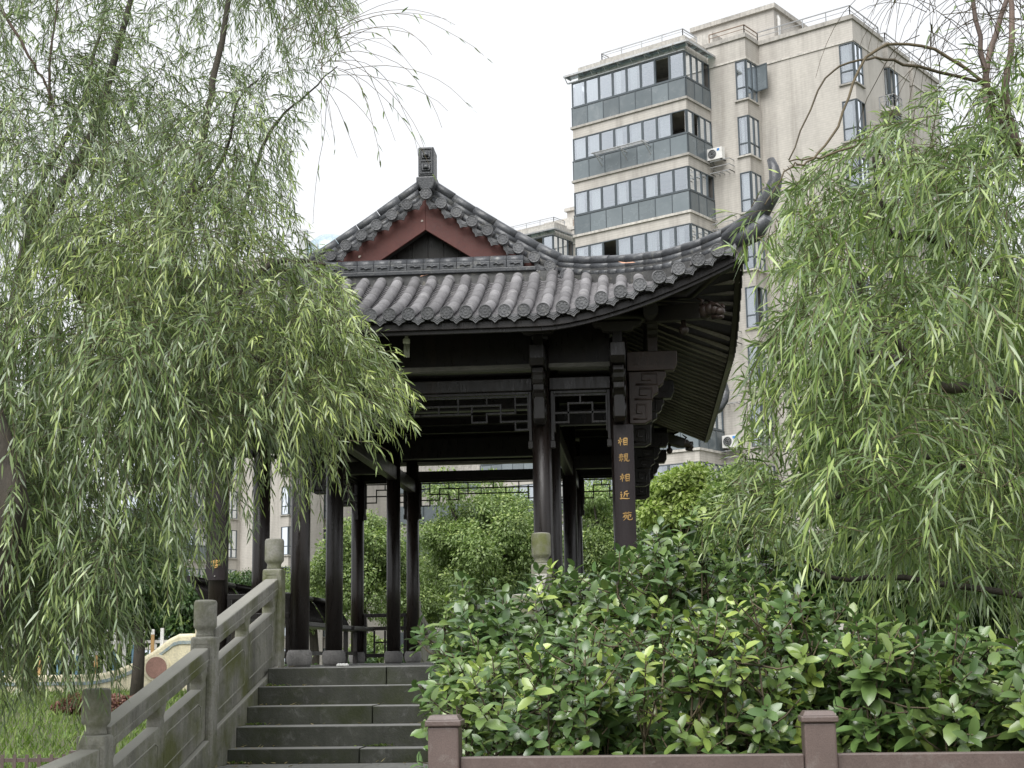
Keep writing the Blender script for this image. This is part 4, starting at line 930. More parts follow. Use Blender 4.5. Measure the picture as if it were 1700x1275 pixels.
for k in range(5): pp.lathe([(.001, 0), (.016, .004), (.018, .014), (.008, .024), (.001, .027)], 7, (-2.36 + .016 * k - .03, 11.62 + .01 * (k % 3), PZ + .002))
tag(pp.build('paper_scrap', M['paper'], None), 'crumpled white paper scrap on the platform edge above the steps', 'litter')

# ------------------------------------------------------------------ fences, garden wall
fn = thing('garden_fence', 'brown metal fence with square capped posts in front of the shrubs', 'fence', (0, 4.7, -.6))
def fpost(x):
    p = MB().box(x - .048, x + .048, 4.65, 4.746, -.7, .578).build('post', M['brown'], fn, bevel=.006)
    MB().box(x - .056, x + .056, 4.642, 4.754, .579, .598).build('post_cap', M['brown'], p, bevel=.004)
    c = .05; MB().add([(x - c, 4.648, .599), (x + c, 4.648, .599), (x + c, 4.748, .599), (x - c, 4.748, .599), (x - .042, 4.656, .612), (x + .042, 4.656, .612), (x + .042, 4.74, .612), (x - .042, 4.74, .612)], [(0, 1, 5, 4), (1, 2, 6, 5), (2, 3, 7, 6), (3, 0, 4, 7), (4, 5, 6, 7)]).build('cap_top', M['brown'], p)
for i in range(4): fpost(-.628 + i * 1.147)
for i in range(3):
    for z in (.425, -.3): B('rail', M['brown'], fn, -.628 + i * 1.147 + .049, -.628 + (i + 1) * 1.147 - .049, 4.675, 4.72, z, z + .06, bevel=.004)
    for k in range(8): x = -.628 + i * 1.147 + .049 + (k + .7) * .1295; B('picket', M['brown'], fn, x - .012, x + .012, 4.686, 4.71, -.238, .423)
lf = thing('garden_fence', 'low brown picket fence along the lawn behind the left balustrade', 'fence', (-7, 14, -.6))
for i in range(5):
    x = -8.55 + i * 1.05; p = B('post', M['brown'], lf, x - .035, x + .035, 13.96, 14.03, -.7, -.02 - i * .01, bevel=.006); B('post_cap', M['brown'], p, x - .042, x + .042, 13.953, 14.037, -.019 - i * .01, .0 - i * .01)
    if i < 4:
        for z in (-.13, -.45): B('rail', M['brown'], lf, x + .036, x + 1.014, 13.98, 14.01, z, z + .035)
        for k in range(8): xx_ = x + .036 + (k + .6) * .12; B('picket', M['brown'], lf, xx_ - .018, xx_ + .018, 13.975, 13.979, -.6, -.06)
gw = thing('garden_wall', 'cream wall with swooping top, round medallion and painted white pickets', 'wall', (-14, 40, 0))
def wtop(x): 
    q = (x + 15.2) / 2.5
    return .35 + 1.05 * max(0, min(1, q)) ** 2 if x > -15.2 else .35 + .0 * x
poly = [(-12.1, -.3)] + [(-22.0, -.3)] + [(-22 + i * .2475, wtop(-22 + i * .2475)) for i in range(41)]
MB().prism(poly, 39.9, 40.1, 'y').build('wall_panel', M['cream'], gw)
m = MB()
for i in range(60):
    x = -22 + i * .165; x2 = x + .165; m.prism([(x, wtop(x) - .16), (x2, wtop(x2) - .16), (x2, wtop(x2) - .07), (x, wtop(x) - .07)], 39.87, 39.898, 'y')
m.build('mosaic_band', M['bluetile'], gw)['kind'] = 'stuff'
m = MB().tube([(-22 + i * .2475, 40, wtop(-22 + i * .2475) + .02) for i in range(41)], .1, 8); m.build('wall_coping', M['cream'], gw)
m = MB().tube([(-13.2, 39.85, .62), (-13.2, 39.92, .62)], .36, 28); md = m.build('medallion_rim', M['cream'], gw)
MB().tube([(-13.2, 39.82, .62), (-13.2, 39.86, .62)], .29, 28).build('medallion', M['medal'], md)
B('pillar', M['cream'], gw, -12.1, -11.0, 39.7, 40.3, -.4, 1.75)
for k in range(9): 
    for i in range(2): B('cladding_stone', M['cobble'], gw, -11.95 + i * .2, -11.77 + i * .2, 39.66, 39.705, -.25 + k * .2, -.07 + k * .2, bevel=.02)
for k in range(34):
    x = -21.8 + k * .262; z0 = wtop(x) + .08
    if z0 > 1.3: break
    B('picket', M['white'], gw, x, x + .085, 39.97, 40.03, z0 + .55, 1.62 + .06 * math.sin(k)); B('picket', (M['blue'], M['white'], M['orange'], M['white'], M['blue'], M['white'])[k % 6], gw, x, x + .085, 39.972, 40.028, z0, z0 + .548)
B('picket_rail', M['white'], gw, -21.9, -12.4, 40.031, 40.07, 1.28, 1.36)
B('wall_panel', M['cream'], gw, -40, -22.0, 39.9, 40.1, -.6, 1.5)

# ------------------------------------------------------------------ trees and shrubs
def tree(name, x, y, h, crown_c, crown_r, nleaf, mat, label, cat='tree', group='trees behind the pavilion', ls=(.045, .085), trunk_r=.12, blobs=64, tips=.3, bark='bark'):
    z0 = gz(y); t = thing(name, label, cat, (x, y, z0), 0, group)
    c = Vector(crown_c); path = [(x, y, z0 - .1), (x + .05, y, z0 + (c.z - z0) * .4), (c.x * .5 + x * .5, y, z0 + (c.z - z0) * .75), (c.x, c.y, c.z + crown_r[2] * .4)]
    MB().tube(path, [trunk_r * 1.3, trunk_r, trunk_r * .8, trunk_r * .3], 8).build('trunk', M[bark], t)
    cen = []
    rg = np.random.default_rng(abs(hash((round(x, 2), round(y, 2)))) % 9999)
    for k in range(blobs):
        d = nz(rg.normal(0, 1, 3)); d[2] = d[2] * .9 + .1; q = rg.uniform(.3, .93)
        cen.append(np.array(c) + d * np.array(crown_r) * q * np.array([1, 1, 1.0 if d[2] > 0 else .85]))
    lm = MB()
    for k in range(0, blobs, 2): 
        e = Vector(cen[k]); lm.tube([path[2], Vector(path[2]).lerp(e, .5) + Vector((0, 0, .1)), e], [trunk_r * .45, trunk_r * .28, trunk_r * .08], 5)
    lm.build('branch', M[bark], t)['kind'] = 'stuff'
    cen = np.array(cen); bi = rg.integers(0, blobs, nleaf); br = np.mean(crown_r) * .3
    dd = nz(rg.normal(0, 1, (nleaf, 3))); rr = br * rg.uniform(.35, 1.08, nleaf) ** .6 * rg.uniform(.75, 1.15, nleaf)
    P = cen[bi] + dd * rr[:, None] * np.array([1.1, 1.1, .75])
    D = nz(dd * .8 + rg.normal(0, .6, (nleaf, 3)) + np.array([0, 0, -.25])); Nn = nz(dd + np.array([0, 0, .8]) + rg.normal(0, .5, (nleaf, 3)))
    L = rg.uniform(*ls, nleaf); V, F, k = slim_leaves(P, D, Nn, L, L * .5, np.full(nleaf, .15))
    tp = (rg.random(nleaf) < tips) * rg.uniform(.2, .9, nleaf) * (dd[:, 2] > -.1)
    tag(link('foliage', np_mesh('foliage', V, F, mat, np.repeat(tp, k)), t), kind='stuff')
    return t
def treepx(name, px, py, Y, rpx, n, mat, label, rz=1.0, **k):
    c = at(px, py, Y); r = rpx * Y / 2460
    return tree(name, c.x, Y, 0, tuple(c), (r, r, r * rz), int(n * 2.4), mat, label, **k)
treepx('camphor_tree', 790, 902, 30, 112, 22000, M['camphor'], 'round green camphor tree framed between the pavilion columns', 1.15, trunk_r=.13)
treepx('camphor_tree', 1005, 900, 33, 78, 13000, M['camphor'], 'green camphor tree just left of the gold lettered board', 1.4)
treepx('camphor_tree', 600, 945, 31, 92, 15000, M['camphor'], 'pale green camphor tree behind the left columns', 1.1)
treepx('camphor_tree', 690, 985, 36, 95, 12000, M['camphor'], 'green camphor tree farther back between the two rear columns', 1.0)
treepx('camphor_tree', 890, 960, 40, 90, 9000, M['darkleaf'], 'darker tree behind the round camphor tree', 1.3)
treepx('camphor_tree', 520, 1000, 36, 70, 7000, M['camphor'], 'small green tree right of the upper balustrade post', 1.1)
treepx('broadleaf_tree', 232, 950, 33, 115, 13000, M['darkleaf'], 'dark green tree with a bare trunk before the cream wall', .95, trunk_r=.13)
treepx('broadleaf_tree', 60, 930, 37, 150, 12000, M['darkleaf'], 'dark tree at the left edge behind the hanging willow', 1.2)
treepx('broadleaf_tree', 390, 1000, 34, 60, 6000, M['darkleaf'], 'dark tree behind the left couplet board', 1.0)
treepx('broadleaf_tree', 1490, 790, 22, 165, 18000, M['darkleaf'], 'deep green tree filling the space behind the right willow', 1.3, trunk_r=.2, ls=(.08, .14))
treepx('broadleaf_tree', 1640, 720, 20, 190, 16000, M['darkleaf'], 'deep green tree at the right edge behind the willow', 1.5, trunk_r=.2, ls=(.08, .14))
for i, (px, py, Y, r, rz) in enumerate(((30, 1010, 52, 95, .9), (130, 1018, 48, 85, .9), (225, 1015, 50, 80, .9), (310, 1020, 46, 70, .95), (180, 1040, 55, 70, .7), (75, 1040, 56, 70, .7))):
    treepx('dense_tree', px, py, Y, r, 6500, M['darkleaf'], ('dense tree behind the picket wall at the far left', 'dense tree behind the white pickets left of the bare trunk', 'dense tree behind the wall right of the bare trunk', 'dense tree over the wall pillar behind the mid post', 'low dense tree behind the pickets near the bare trunk', 'low dense tree behind the leftmost pickets')[i], rz, ls=(.12, .2), group='trees beyond the cream wall')
for i, (px, Y) in enumerate(((560, 27), (640, 29), (720, 26), (800, 28), (880, 27), (960, 26), (1040, 25))):
    c = at(px, 1060, Y); tree('hedge_bush', c.x, Y, 0, (c.x, Y, gz(Y) + .75), (1.0, .8, .75), 4500, M['camphor'] if i % 2 else M['darkleaf'],
        'round hedge bush behind the pavilion, number ' + 'one two three four five six seven'.split()[i] + ' from the left', 'bush', 'hedge bushes behind the pavilion', (.06, .1), .03, 14)
for i, (px, py, Y, r, rz) in enumerate(((1330, 960, 11, 90, .8), (1480, 985, 10.5, 100, .75), (1630, 990, 10, 110, .8), (1180, 960, 12, 80, .8))):
    treepx('leafy_bush', px, py, Y, r, 5000, M['darkleaf'], ('dark bush under the middle of the right willow', 'dark bush behind the large leaved osmanthus', 'dark bush at the right edge below the willow', 'dark bush behind the tallest osmanthus shrub')[i], rz, ls=(.06, .1), trunk_r=.03, cat='bush', group='bushes under the right willow')
treepx('golden_tree', 1135, 838, 31, 76, 9000, M['yellowleaf'], 'yellow green young tree right of the bracketed eave', .9, ls=(.08, .13), trunk_r=.06)
treepx('broadleaf_tree', 1225, 850, 29, 80, 9000, M['camphor'], 'bushy mid green tree between golden tree and right willow', .95, ls=(.07, .12), trunk_r=.07)
for (px, py, r, lab) in ((125, 1165, 36, 'red leaved maple shrub on the lawn left of the lowest post'), (200, 1160, 34, 'red leaved maple shrub seen just over the sloping handrail')):
    treepx('maple_shrub', px, py + 6, 29, r * .9, 3600, M['redleaf'], lab, .7, cat='shrub', group='red maple shrubs on the lawn', ls=(.05, .09), trunk_r=.02, blobs=12)
for i, (x, y) in enumerate(((-17.5, 37.5), (-14.9, 41.5), (-16.3, 41.8), (-19, 41.5))):
    treepx_ = tree('hedge_bush', x, y, 0, (x, y, gz(y) + (.7 if y > 40 else .35)), (1.2, .7, .7 if y > 40 else .35), 3500, M['darkleaf'] if y > 40 else M['camphor'],
        ('small leafy clump at the wall foot on the far left', 'clipped bush showing behind the coloured pickets', 'small clipped bush behind the orange and blue pickets', 'clipped bush behind pickets at the left edge')[i], 'bush', 'bushes along the cream wall', (.1, .18), .03, 14)

# --- willows: limbs, whips, hanging leaves
def strand(p, d, L, grav, step=.023):
    n = max(4, int(L / step)); P = np.empty((n, 3)); p = np.array(p, float); d = nz(np.array(d, float))
    wob = rng.normal(0, .05, 3)
    for i in range(n):
        P[i] = p; d = nz(d + np.array([0, 0, -1]) * grav * step + rng.normal(0, .035, 3) + wob * step); p = p + d * step
    return P
def willow_leaves(strands, ll, lw, mat, parent, bare=.12, tipr=.3, tipl=.8, dens=1.0):
    Ps, Ds, Ls, Ts = [], [], [], []
    for S in strands:
        n = len(S); i0 = int(n * bare); T = nz(np.gradient(S, axis=0)); m = n - i0
        if m < 2: continue
        idx = np.arange(i0, n); 
        if dens != 1.0: idx = idx[rng.random(m) < dens]; m = len(idx)
        if m < 1: continue
        t = T[idx]; a = nz(np.cross(t, rng.normal(0, 1, 3))); b = np.cross(t, a); ph = idx * 2.4 + rng.uniform(0, 6) + rng.normal(0, .5, m)
        side = a * np.cos(ph)[:, None] + b * np.sin(ph)[:, None]; k = rng.uniform(.45, .95, m)[:, None]
        Ps.append(S[idx]); Ds.append(nz(t + side * k + np.array([0, 0, -.25])))
        q = (idx - i0) / max(n - i0, 1)
        Ls.append(rng.uniform(*ll, m) * (.65 + .5 * np.sin(np.pi * np.clip(q * .9 + .12, 0, 1))) * rng.choice([1, 1, .8], m))
        yt = rng.random() < tipr
        Ts.append(np.clip((q - .35) * 1.5, 0, 1) * tipl * rng.uniform(.5, 1) if yt else np.clip((q - .7) * 2, 0, 1) * .45 * rng.uniform(.3, 1) * np.ones(m))
    P = np.concatenate(Ps); D = np.concatenate(Ds); L = np.concatenate(Ls); T = np.concatenate(Ts); n = len(P)
    Nn = nz(rng.normal(0, 1, (n, 3)) + np.array([0, -.3, .6]))
    V, F, k = slim_leaves(P, D, Nn, L, rng.uniform(*lw, n) * (.7 + .3 * L / np.mean(L)), rng.uniform(.05, .45, n))
    o = tag(link('foliage', np_mesh('foliage', V, F, mat, np.repeat(T, k)), parent), kind='stuff'); return n
def whips(strands, r, mat, parent, name='twig'):
    Vs, Fs, off = [], [], 0
    for S in strands:
        S = S[::4] if len(S) > 12 else S[::2]; n = len(S); T = nz(np.gradient(S, axis=0)); a = nz(np.cross(T, np.array([.3, .9, .2]))); b = np.cross(T, a)
        rad = (r * np.linspace(1, .45, n))[:, None]
        V = np.stack([S + a * rad, S + (-.5 * a + .866 * b) * rad, S + (-.5 * a - .866 * b) * rad], 1).reshape(-1, 3)
        i = np.arange(n - 1)[:, None] * 3 + off
        for k in range(3): Fs.append(np.concatenate([i + k, i + (k + 1) % 3, i + 3 + (k + 1) % 3, i + 3 + k], 1))
        Vs.append(V); off += len(V)
    tag(link(name, np_mesh(name, np.concatenate(Vs), Fs, mat), parent), kind='stuff')
def limb(parent, pts, r0, r1, mat, name='limb'):
    P = [at(*p) for p in pts]; Q = []
    for i in range(len(P) - 1):
        p0, p1, p2, p3 = P[max(i - 1, 0)], P[i], P[i + 1], P[min(i + 2, len(P) - 1)]
        for k in range(5):
            t = k / 5; Q.append(.5 * ((2 * p1) + (p2 - p0) * t + (2 * p0 - 5 * p1 + 4 * p2 - p3) * t * t + (3 * p1 - p0 - 3 * p2 + p3) * t ** 3) + Vector(rng.normal(0, .004, 3)))
    Q.append(P[-1]); n = len(Q)
    MB().tube(Q, [r0 + (r1 - r0) * i / (n - 1) for i in range(n)], 8).build(name, mat, parent); return Q
def inpoly(x, y, poly):
    c = False; j = len(poly) - 1
    for i in range(len(poly)):
        if (poly[i][1] > y) != (poly[j][1] > y) and x < (poly[j][0] - poly[i][0]) * (y - poly[i][1]) / (poly[j][1] - poly[i][1]) + poly[i][0]: c = not c
        j = i
    return c
def sow(poly, n, Y, L, dx=(-.6, .6), dy=.5, dz=(.0, .5), grav=(2.2, 4.5), per=8, spread=.07):
    """sprays of hanging strands, spread through a volume whose outline is given in the photograph's pixels at depth Y"""
    out = []; xs_ = [p[0] for p in poly]; ys_ = [p[1] for p in poly]
    while len(out) < n:
        x = rng.uniform(min(xs_), max(xs_)); y = rng.uniform(min(ys_), max(ys_))
        if not inpoly(x, y, poly): continue
        p = np.array(at(x, y, rng.uniform(*Y))); d0 = np.array([rng.uniform(*dx), rng.normal(0, dy), rng.uniform(*dz)]); l0 = rng.uniform(*L); g0 = rng.uniform(*grav)
        for k in range(int(rng.integers(per // 2, per + per // 2))):
            q = p + rng.normal(0, spread, 3) * np.array([1, 1.2, .8])
            out.append(strand(q, d0 + rng.normal(0, .28, 3), l0 * rng.uniform(.55, 1.15), g0 * rng.uniform(.9, 1.5)))
    return out
def proj(p):
    d = Vector(p) - CAM; z = d.dot(_f); return CXP + FPX * d.dot(_rt) / z, CYP - FPX * d.dot(_up) / z
def prune(strands, env):
    """wind-trimmed outline of a crown: a strand ends where it would leave it"""
    out = []
    for S in strands:
        n = len(S)
        for i in range(2, len(S), 3):
            if not inpoly(*proj(S[i]), env): n = i; break
        if n > 7: out.append(S[:n])
    return out
wl = thing('willow_tree', 'big weeping willow curtain hanging over the left half before the pavilion', 'tree', (-5.2, 9, -.6), 0, 'weeping willows')
limb(wl, [(-330, 1700, 9), (-200, 1250, 9), (-60, 960, 8.8), (30, 800, 8.7), (90, 680, 8.6)], .24, .15, M['bark'], 'trunk')
limb(wl, [(-200, 1500, 6.9), (-70, 1130, 6.9), (-18, 960, 6.9), (14, 850, 6.85), (2, 760, 6.9), (-60, 560, 7.1)], .13, .07, M['bark'], 'trunk')
limb(wl, [(90, 680, 8.6), (180, 580, 8.6), (235, 490, 8.5), (285, 390, 8.5), (325, 290, 8.6), (345, 180, 8.7), (368, 70, 8.8), (385, -60, 8.9), (400, -260, 9)], .042, .012, M['bark'])
limb(wl, [(0, 840, 8.7), (15, 600, 8.8), (45, 420, 8.9), (90, 330, 8.9), (150, 230, 9), (190, 100, 9), (225, -40, 9.1), (260, -240, 9.1)], .06, .01, M['bark'])
limb(wl, [(30, 450, 8.8), (70, 300, 9.2), (130, 190, 9.4), (165, 60, 9.5), (200, -120, 9.6)], .026, .007, M['bark'])
limb(wl, [(60, 720, 8.5), (180, 650, 8.2), (260, 610, 8), (330, 580, 7.9), (400, 582, 7.8), (480, 628, 7.8)], .035, .008, M['bark'])
limb(wl, [(285, 390, 8.5), (320, 330, 8.2), (372, 260, 8.1), (395, 170, 8), (430, 130, 8)], .015, .004, M['bark'])
limb(wl, [(330, 580, 7.9), (350, 545, 7.8), (420, 460, 7.8), (480, 430, 7.9), (540, 440, 8)], .03, .008, M['bark'])
limb(wl, [(380, 450, 9.3), (420, 290, 9.2), (455, 210, 9.2), (500, 165, 9.2), (560, 110, 9.3)], .016, .004, M['bark'])
limb(wl, [(0, 10, 8), (40, 80, 8), (75, 140, 8.1), (90, 180, 8.1)], .010, .005, M['redtwig'])
limb(wl, [(80, 180, 8.1), (85, 90, 8.1), (95, 0, 8.1)], .010, .005, M['redtwig'])
EL = [(-400, -900), (640, -900), (590, 40), (545, 130), (500, 230), (490, 310), (510, 390), (560, 440), (600, 530), (645, 570), (688, 650), (698, 690), (668, 750), (664, 800), (600, 838), (560, 850), (510, 890), (460, 905), (430, 865), (405, 900), (372, 914), (336, 922), (322, 985), (300, 1010), (220, 1060), (190, 1180), (100, 1240), (-400, 1260)]
A1 = sow([(-80, -380), (500, -380), (560, -60), (545, 60), (490, 200), (400, 330), (-80, 330)], 1550, (7.6, 10.8), (.45, 1.0), (-.5, .6), .5, (-.2, .4), (1.2, 3))
A2 = sow([(-60, 140), (200, 150), (420, 220), (490, 400), (400, 520), (100, 560), (-60, 520)], 760, (7.2, 9.5), (.5, 1.1), (-.5, .6))
A3 = sow([(100, 360), (330, 320), (450, 380), (550, 430), (590, 500), (540, 600), (330, 640), (120, 640)], 470, (7.0, 8.6), (.5, 1.0), (-.6, .6))
A4 = sow([(-60, 480), (220, 560), (330, 640), (330, 720), (200, 820), (-60, 860)], 640, (6.8, 8.8), (.7, 1.25), (-.4, .5))
A5 = sow([(250, 520), (470, 560), (470, 700), (280, 740)], 300, (7, 8.5), (.45, .85), (-.4, .5))
A6 = sow([(450, 500), (540, 500), (590, 600), (600, 690), (450, 700)], 260, (7.2, 8.4), (.3, .6), (-.2, .7))
A7 = sow([(560, 550), (610, 560), (640, 640), (600, 700), (540, 690)], 64, (7.3, 8), (.3, .45), (.1, .9))
A7 += sow([(530, 430), (560, 440), (590, 500), (550, 520)], 26, (7.5, 8.2), (.25, .4), (.2, .9))
A8 = sow([(-60, 780), (100, 780), (200, 860), (150, 1000), (-60, 1060)], 330, (7, 8.4), (.55, .95), (-.3, .3))
A8 += sow([(-60, 930), (120, 930), (190, 1000), (140, 1080), (-60, 1120)], 190, (7, 8.2), (.35, .7), (-.3, .3))
A1, A2, A3, A4, A5, A6, A7, A8 = [prune(a, EL) for a in (A1, A2, A3, A4, A5, A6, A7, A8)]
n1 = willow_leaves(A1, (.05, .085), (.006, .0095), M['willow'], wl, .1, .15, .5, 1.0)
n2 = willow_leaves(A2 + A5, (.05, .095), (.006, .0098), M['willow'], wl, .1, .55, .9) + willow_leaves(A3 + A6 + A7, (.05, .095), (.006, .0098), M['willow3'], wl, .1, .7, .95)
n3 = willow_leaves(A4 + A8, (.055, .10), (.0065, .011), M['willow'], wl, .1, .25, .6)
whips(A1 + A2 + A3 + A4 + A5 + A6 + A7 + A8, .0022, M['twig'], wl)
BW = sow([(430, 60), (520, 20), (560, 60), (520, 200), (460, 230)], 34, (8.2, 9.5), (.6, 1.35), (.1, 1.0), .3, (.1, .6), (.9, 2.0))
whips(BW, .0028, M['twig'], wl, 'bare_whip'); willow_leaves(BW, (.05, .085), (.008, .012), M['willow'], wl, .3, 0, 0, .12)

wr = thing('willow_tree', 'near weeping willow at right with bare reddish upper limbs', 'tree', (3.6, 6.6, -.6), 0, 'weeping willows')
limb(wr, [(2300, 1500, 7), (2150, 1100, 6.9), (2000, 800, 6.8), (1880, 620, 6.7), (1790, 420, 6.6)], .16, .09, M['bark'], 'trunk')
limb(wr, [(1790, 420, 6.6), (1730, 300, 6.5), (1690, 240, 6.5), (1668, 150, 6.4), (1680, 40, 6.4), (1665, -120, 6.4)], .026, .010, M['redtwig'])
limb(wr, [(1730, 300, 6.5), (1660, 200, 6.4), (1640, 140, 6.3), (1625, 60, 6.3), (1600, -90, 6.3)], .018, .008, M['redtwig'])
limb(wr, [(1690, 250, 6.5), (1640, 190, 6.6), (1645, 80, 6.7), (1690, -40, 6.7)], .022, .01, M['redtwig'])
limb(wr, [(1690, 240, 6.5), (1650, 150, 6.4), (1500, 105, 6.2), (1440, 100, 6.1), (1370, 130, 6.1), (1310, 265, 6)], .009, .003, M['twig'])
limb(wr, [(1640, 140, 6.3), (1530, 75, 6.2), (1440, 95, 6.1), (1390, 210, 6.05), (1340, 270, 6), (1312, 275, 6), (1270, 340, 6)], .008, .003, M['twig'])
limb(wr, [(2000, 800, 6.8), (1800, 690, 6.4), (1690, 660, 6.2), (1610, 645, 6.1), (1555, 640, 6), (1520, 600, 6), (1480, 560, 5.9), (1430, 530, 5.9)], .035, .008, M['bark'])
limb(wr, [(1530, 612, 6), (1470, 590, 5.9), (1400, 580, 5.9), (1360, 565, 5.9), (1320, 540, 5.9)], .02, .005, M['bark'])
limb(wr, [(1880, 620, 6.7), (1760, 470, 6.8), (1650, 450, 6.8), (1560, 400, 6.7), (1480, 390, 6.6), (1460, 330, 6.5), (1450, 260, 6.4)], .032, .006, M['bark'])
limb(wr, [(1480, 320, 6.4), (1470, 270, 6.3), (1440, 240, 6.2), (1360, 262, 6.1), (1310, 268, 6)], .008, .003, M['twig'])
limb(wr, [(1900, 900, 7), (1650, 800, 6.9), (1540, 760, 6.8), (1450, 790, 6.6), (1370, 840, 6.5)], .028, .008, M['bark'])
limb(wr, [(1760, 1000, 6.6), (1500, 960, 6.6), (1390, 960, 6.5), (1330, 930, 6.4)], .016, .006, M['bark'])
ER = [(1305, 275), (1400, 235), (1480, 185), (1550, 140), (1600, 60), (2100, 0), (2100, 1500), (1700, 1120), (1560, 1080), (1480, 1045), (1340, 1005), (1250, 930), (1190, 905), (1150, 900), (1170, 865), (1205, 830), (1215, 780), (1238, 690), (1235, 620), (1262, 560), (1285, 500), (1300, 420)]
C1 = sow([(1320, 270), (1450, 225), (1560, 190), (1640, 200), (1720, 230), (1760, 520), (1400, 560), (1330, 430)], 680, (5.6, 7.6), (.3, .8), (-.7, .3), .5, (.0, .5), (2, 4))
C2 = sow([(1310, 480), (1420, 500), (1760, 500), (1760, 860), (1330, 820), (1270, 680)], 620, (5.5, 7.4), (.35, .75), (-.6, .4), .5, (.0, .5), (2, 4))
C1 += sow([(1580, 80), (1760, 40), (1760, 230), (1560, 200)], 70, (5.8, 7.4), (.3, .6), (-.5, .4))
C3 = sow([(1270, 600), (1340, 600), (1340, 850), (1200, 850)], 90, (5.8, 7), (.25, .5), (-.6, .2))
C4 = sow([(1400, 780), (1760, 760), (1760, 980), (1500, 950)], 290, (5.3, 7.2), (.3, .6), (-.5, .5))
C6 = sow([(1200, 800), (1300, 820), (1400, 900), (1180, 900), (1120, 880)], 70, (6.6, 7.6), (.2, .4), (-.7, .3))
C7 = sow([(1070, 880), (1140, 860), (1140, 890), (1080, 905)], 5, (7.6, 8.4), (.15, .25), (-.8, .1))
C8 = sow([(1400, 300), (1760, 300), (1760, 950), (1380, 950)], 480, (7.6, 9.2), (.5, .9), (-.6, .5))
C9 = sow([(1310, 240), (1400, 250), (1380, 420), (1305, 420)], 22, (5.9, 6.6), (.5, 1.1), (-.2, .2), .3, (0, .3), (3, 5))
C1, C2, C3, C4, C6, C7, C8, C9 = [prune(c, ER) for c in (C1, C2, C3, C4, C6, C7, C8, C9)]
C5 = sow([(1268, 345), (1290, 320), (1300, 340), (1285, 400)], 5, (5.8, 6.1), (.3, .5), (-.3, .1), .2, (0, .3), (4, 6))
C5 += sow([(1235, 392), (1258, 370), (1262, 395)], 4, (5.8, 6.0), (.22, .36), (-.3, .15), .2, (0, .1), (4, 6))
willow_leaves(C1 + C2 + C3 + C4 + C5 + C6 + C7 + C9, (.055, .115), (.006, .0105), M['willow2'], wr, .12, .5, .9)
willow_leaves(C8, (.06, .115), (.007, .0115), M['willow2'], wr, .1, .12, .4)
whips(C1 + C2 + C3 + C4 + C5 + C6 + C7 + C8 + C9, .0021, M['twig'], wr)
D1 = sow([(1440, -180), (1760, -180), (1740, 60), (1640, 130), (1560, 60)], 170, (6, 7.4), (.5, 1.05), (-1.0, .3), .4, (-.2, .7), (1.6, 3.5))
whips(D1, .0024, M['twig'], wr, 'bare_whip'); willow_leaves(D1, (.04, .07), (.007, .01), M['willow2'], wr, .2, 0, 0, .02)

# --- osmanthus shrubs behind the brown fence
def osm_whorl(p, ax, n, ll, rgn):
    a = nz(np.cross(ax, rgn.normal(0, 1, 3))); b = np.cross(ax, a); out = []
    for k in range(n):
        ph = k * 2.4 + rgn.uniform(-.3, .3); lv = k / n
        side = a * math.cos(ph) + b * math.sin(ph); d = nz(side * (.45 + .6 * (1 - lv)) + ax * (.25 + .65 * lv) + np.array([0, 0, -.12 * (1 - lv)]))
        out.append((p - ax * (.075 * (1 - lv)), d, ax, rgn.uniform(*ll) * (1 - .35 * lv)))
    return out
osm_lm = {}
def osm_leaf_mesh(v):
    if v not in osm_lm:
        one = lambda a: np.array([a], float)
        V, F, k = broad_leaves(one((0, 0, 0)), one((0, 1, 0)), one((0, 0, 1)), np.array([1.0]), np.array([.5 + .03 * (v % 3)]), .25 + .1 * (v % 2), .15 + .07 * (v % 3))
        tipv = (0, .1, .22, .38, .65, .95)[v]
        osm_lm[v] = np_mesh('leaf', V, F, M['osmleaf'], np.full(len(V), tipv))
    return osm_lm[v]
m_, nt_, p_, o_ = new_mat('osmanthus_single_leaf')
oi_ = nt_.nodes.new('ShaderNodeObjectInfo'); c_ = ramp(nt_, oi_.outputs['Random'], [(0, (.045, .09, .03)), (.3, (.07, .135, .04)), (.6, (.105, .185, .052)), (.8, (.06, .115, .038)), (1, (.145, .225, .062))])
at_ = nt_.nodes.new('ShaderNodeAttribute'); at_.attribute_name = 'tip'; c_ = mixc(nt_, at_.outputs['Fac'], c_, (.31, .40, .09))
nt_.links.new(c_, p_.inputs['Base Color']); p_.inputs['Roughness'].default_value = .3; p_.inputs['Specular IOR Level'].default_value = .75
tr_ = nt_.nodes.new('ShaderNodeBsdfTranslucent'); nt_.links.new(c_, tr_.inputs[0]); ms_ = nt_.nodes.new('ShaderNodeMixShader'); ms_.inputs[0].default_value = .2
nt_.links.new(p_.outputs[0], ms_.inputs[1]); nt_.links.new(tr_.outputs[0], ms_.inputs[2]); nt_.links.new(ms_.outputs[0], o_.inputs[0])
M['osmleaf'] = m_
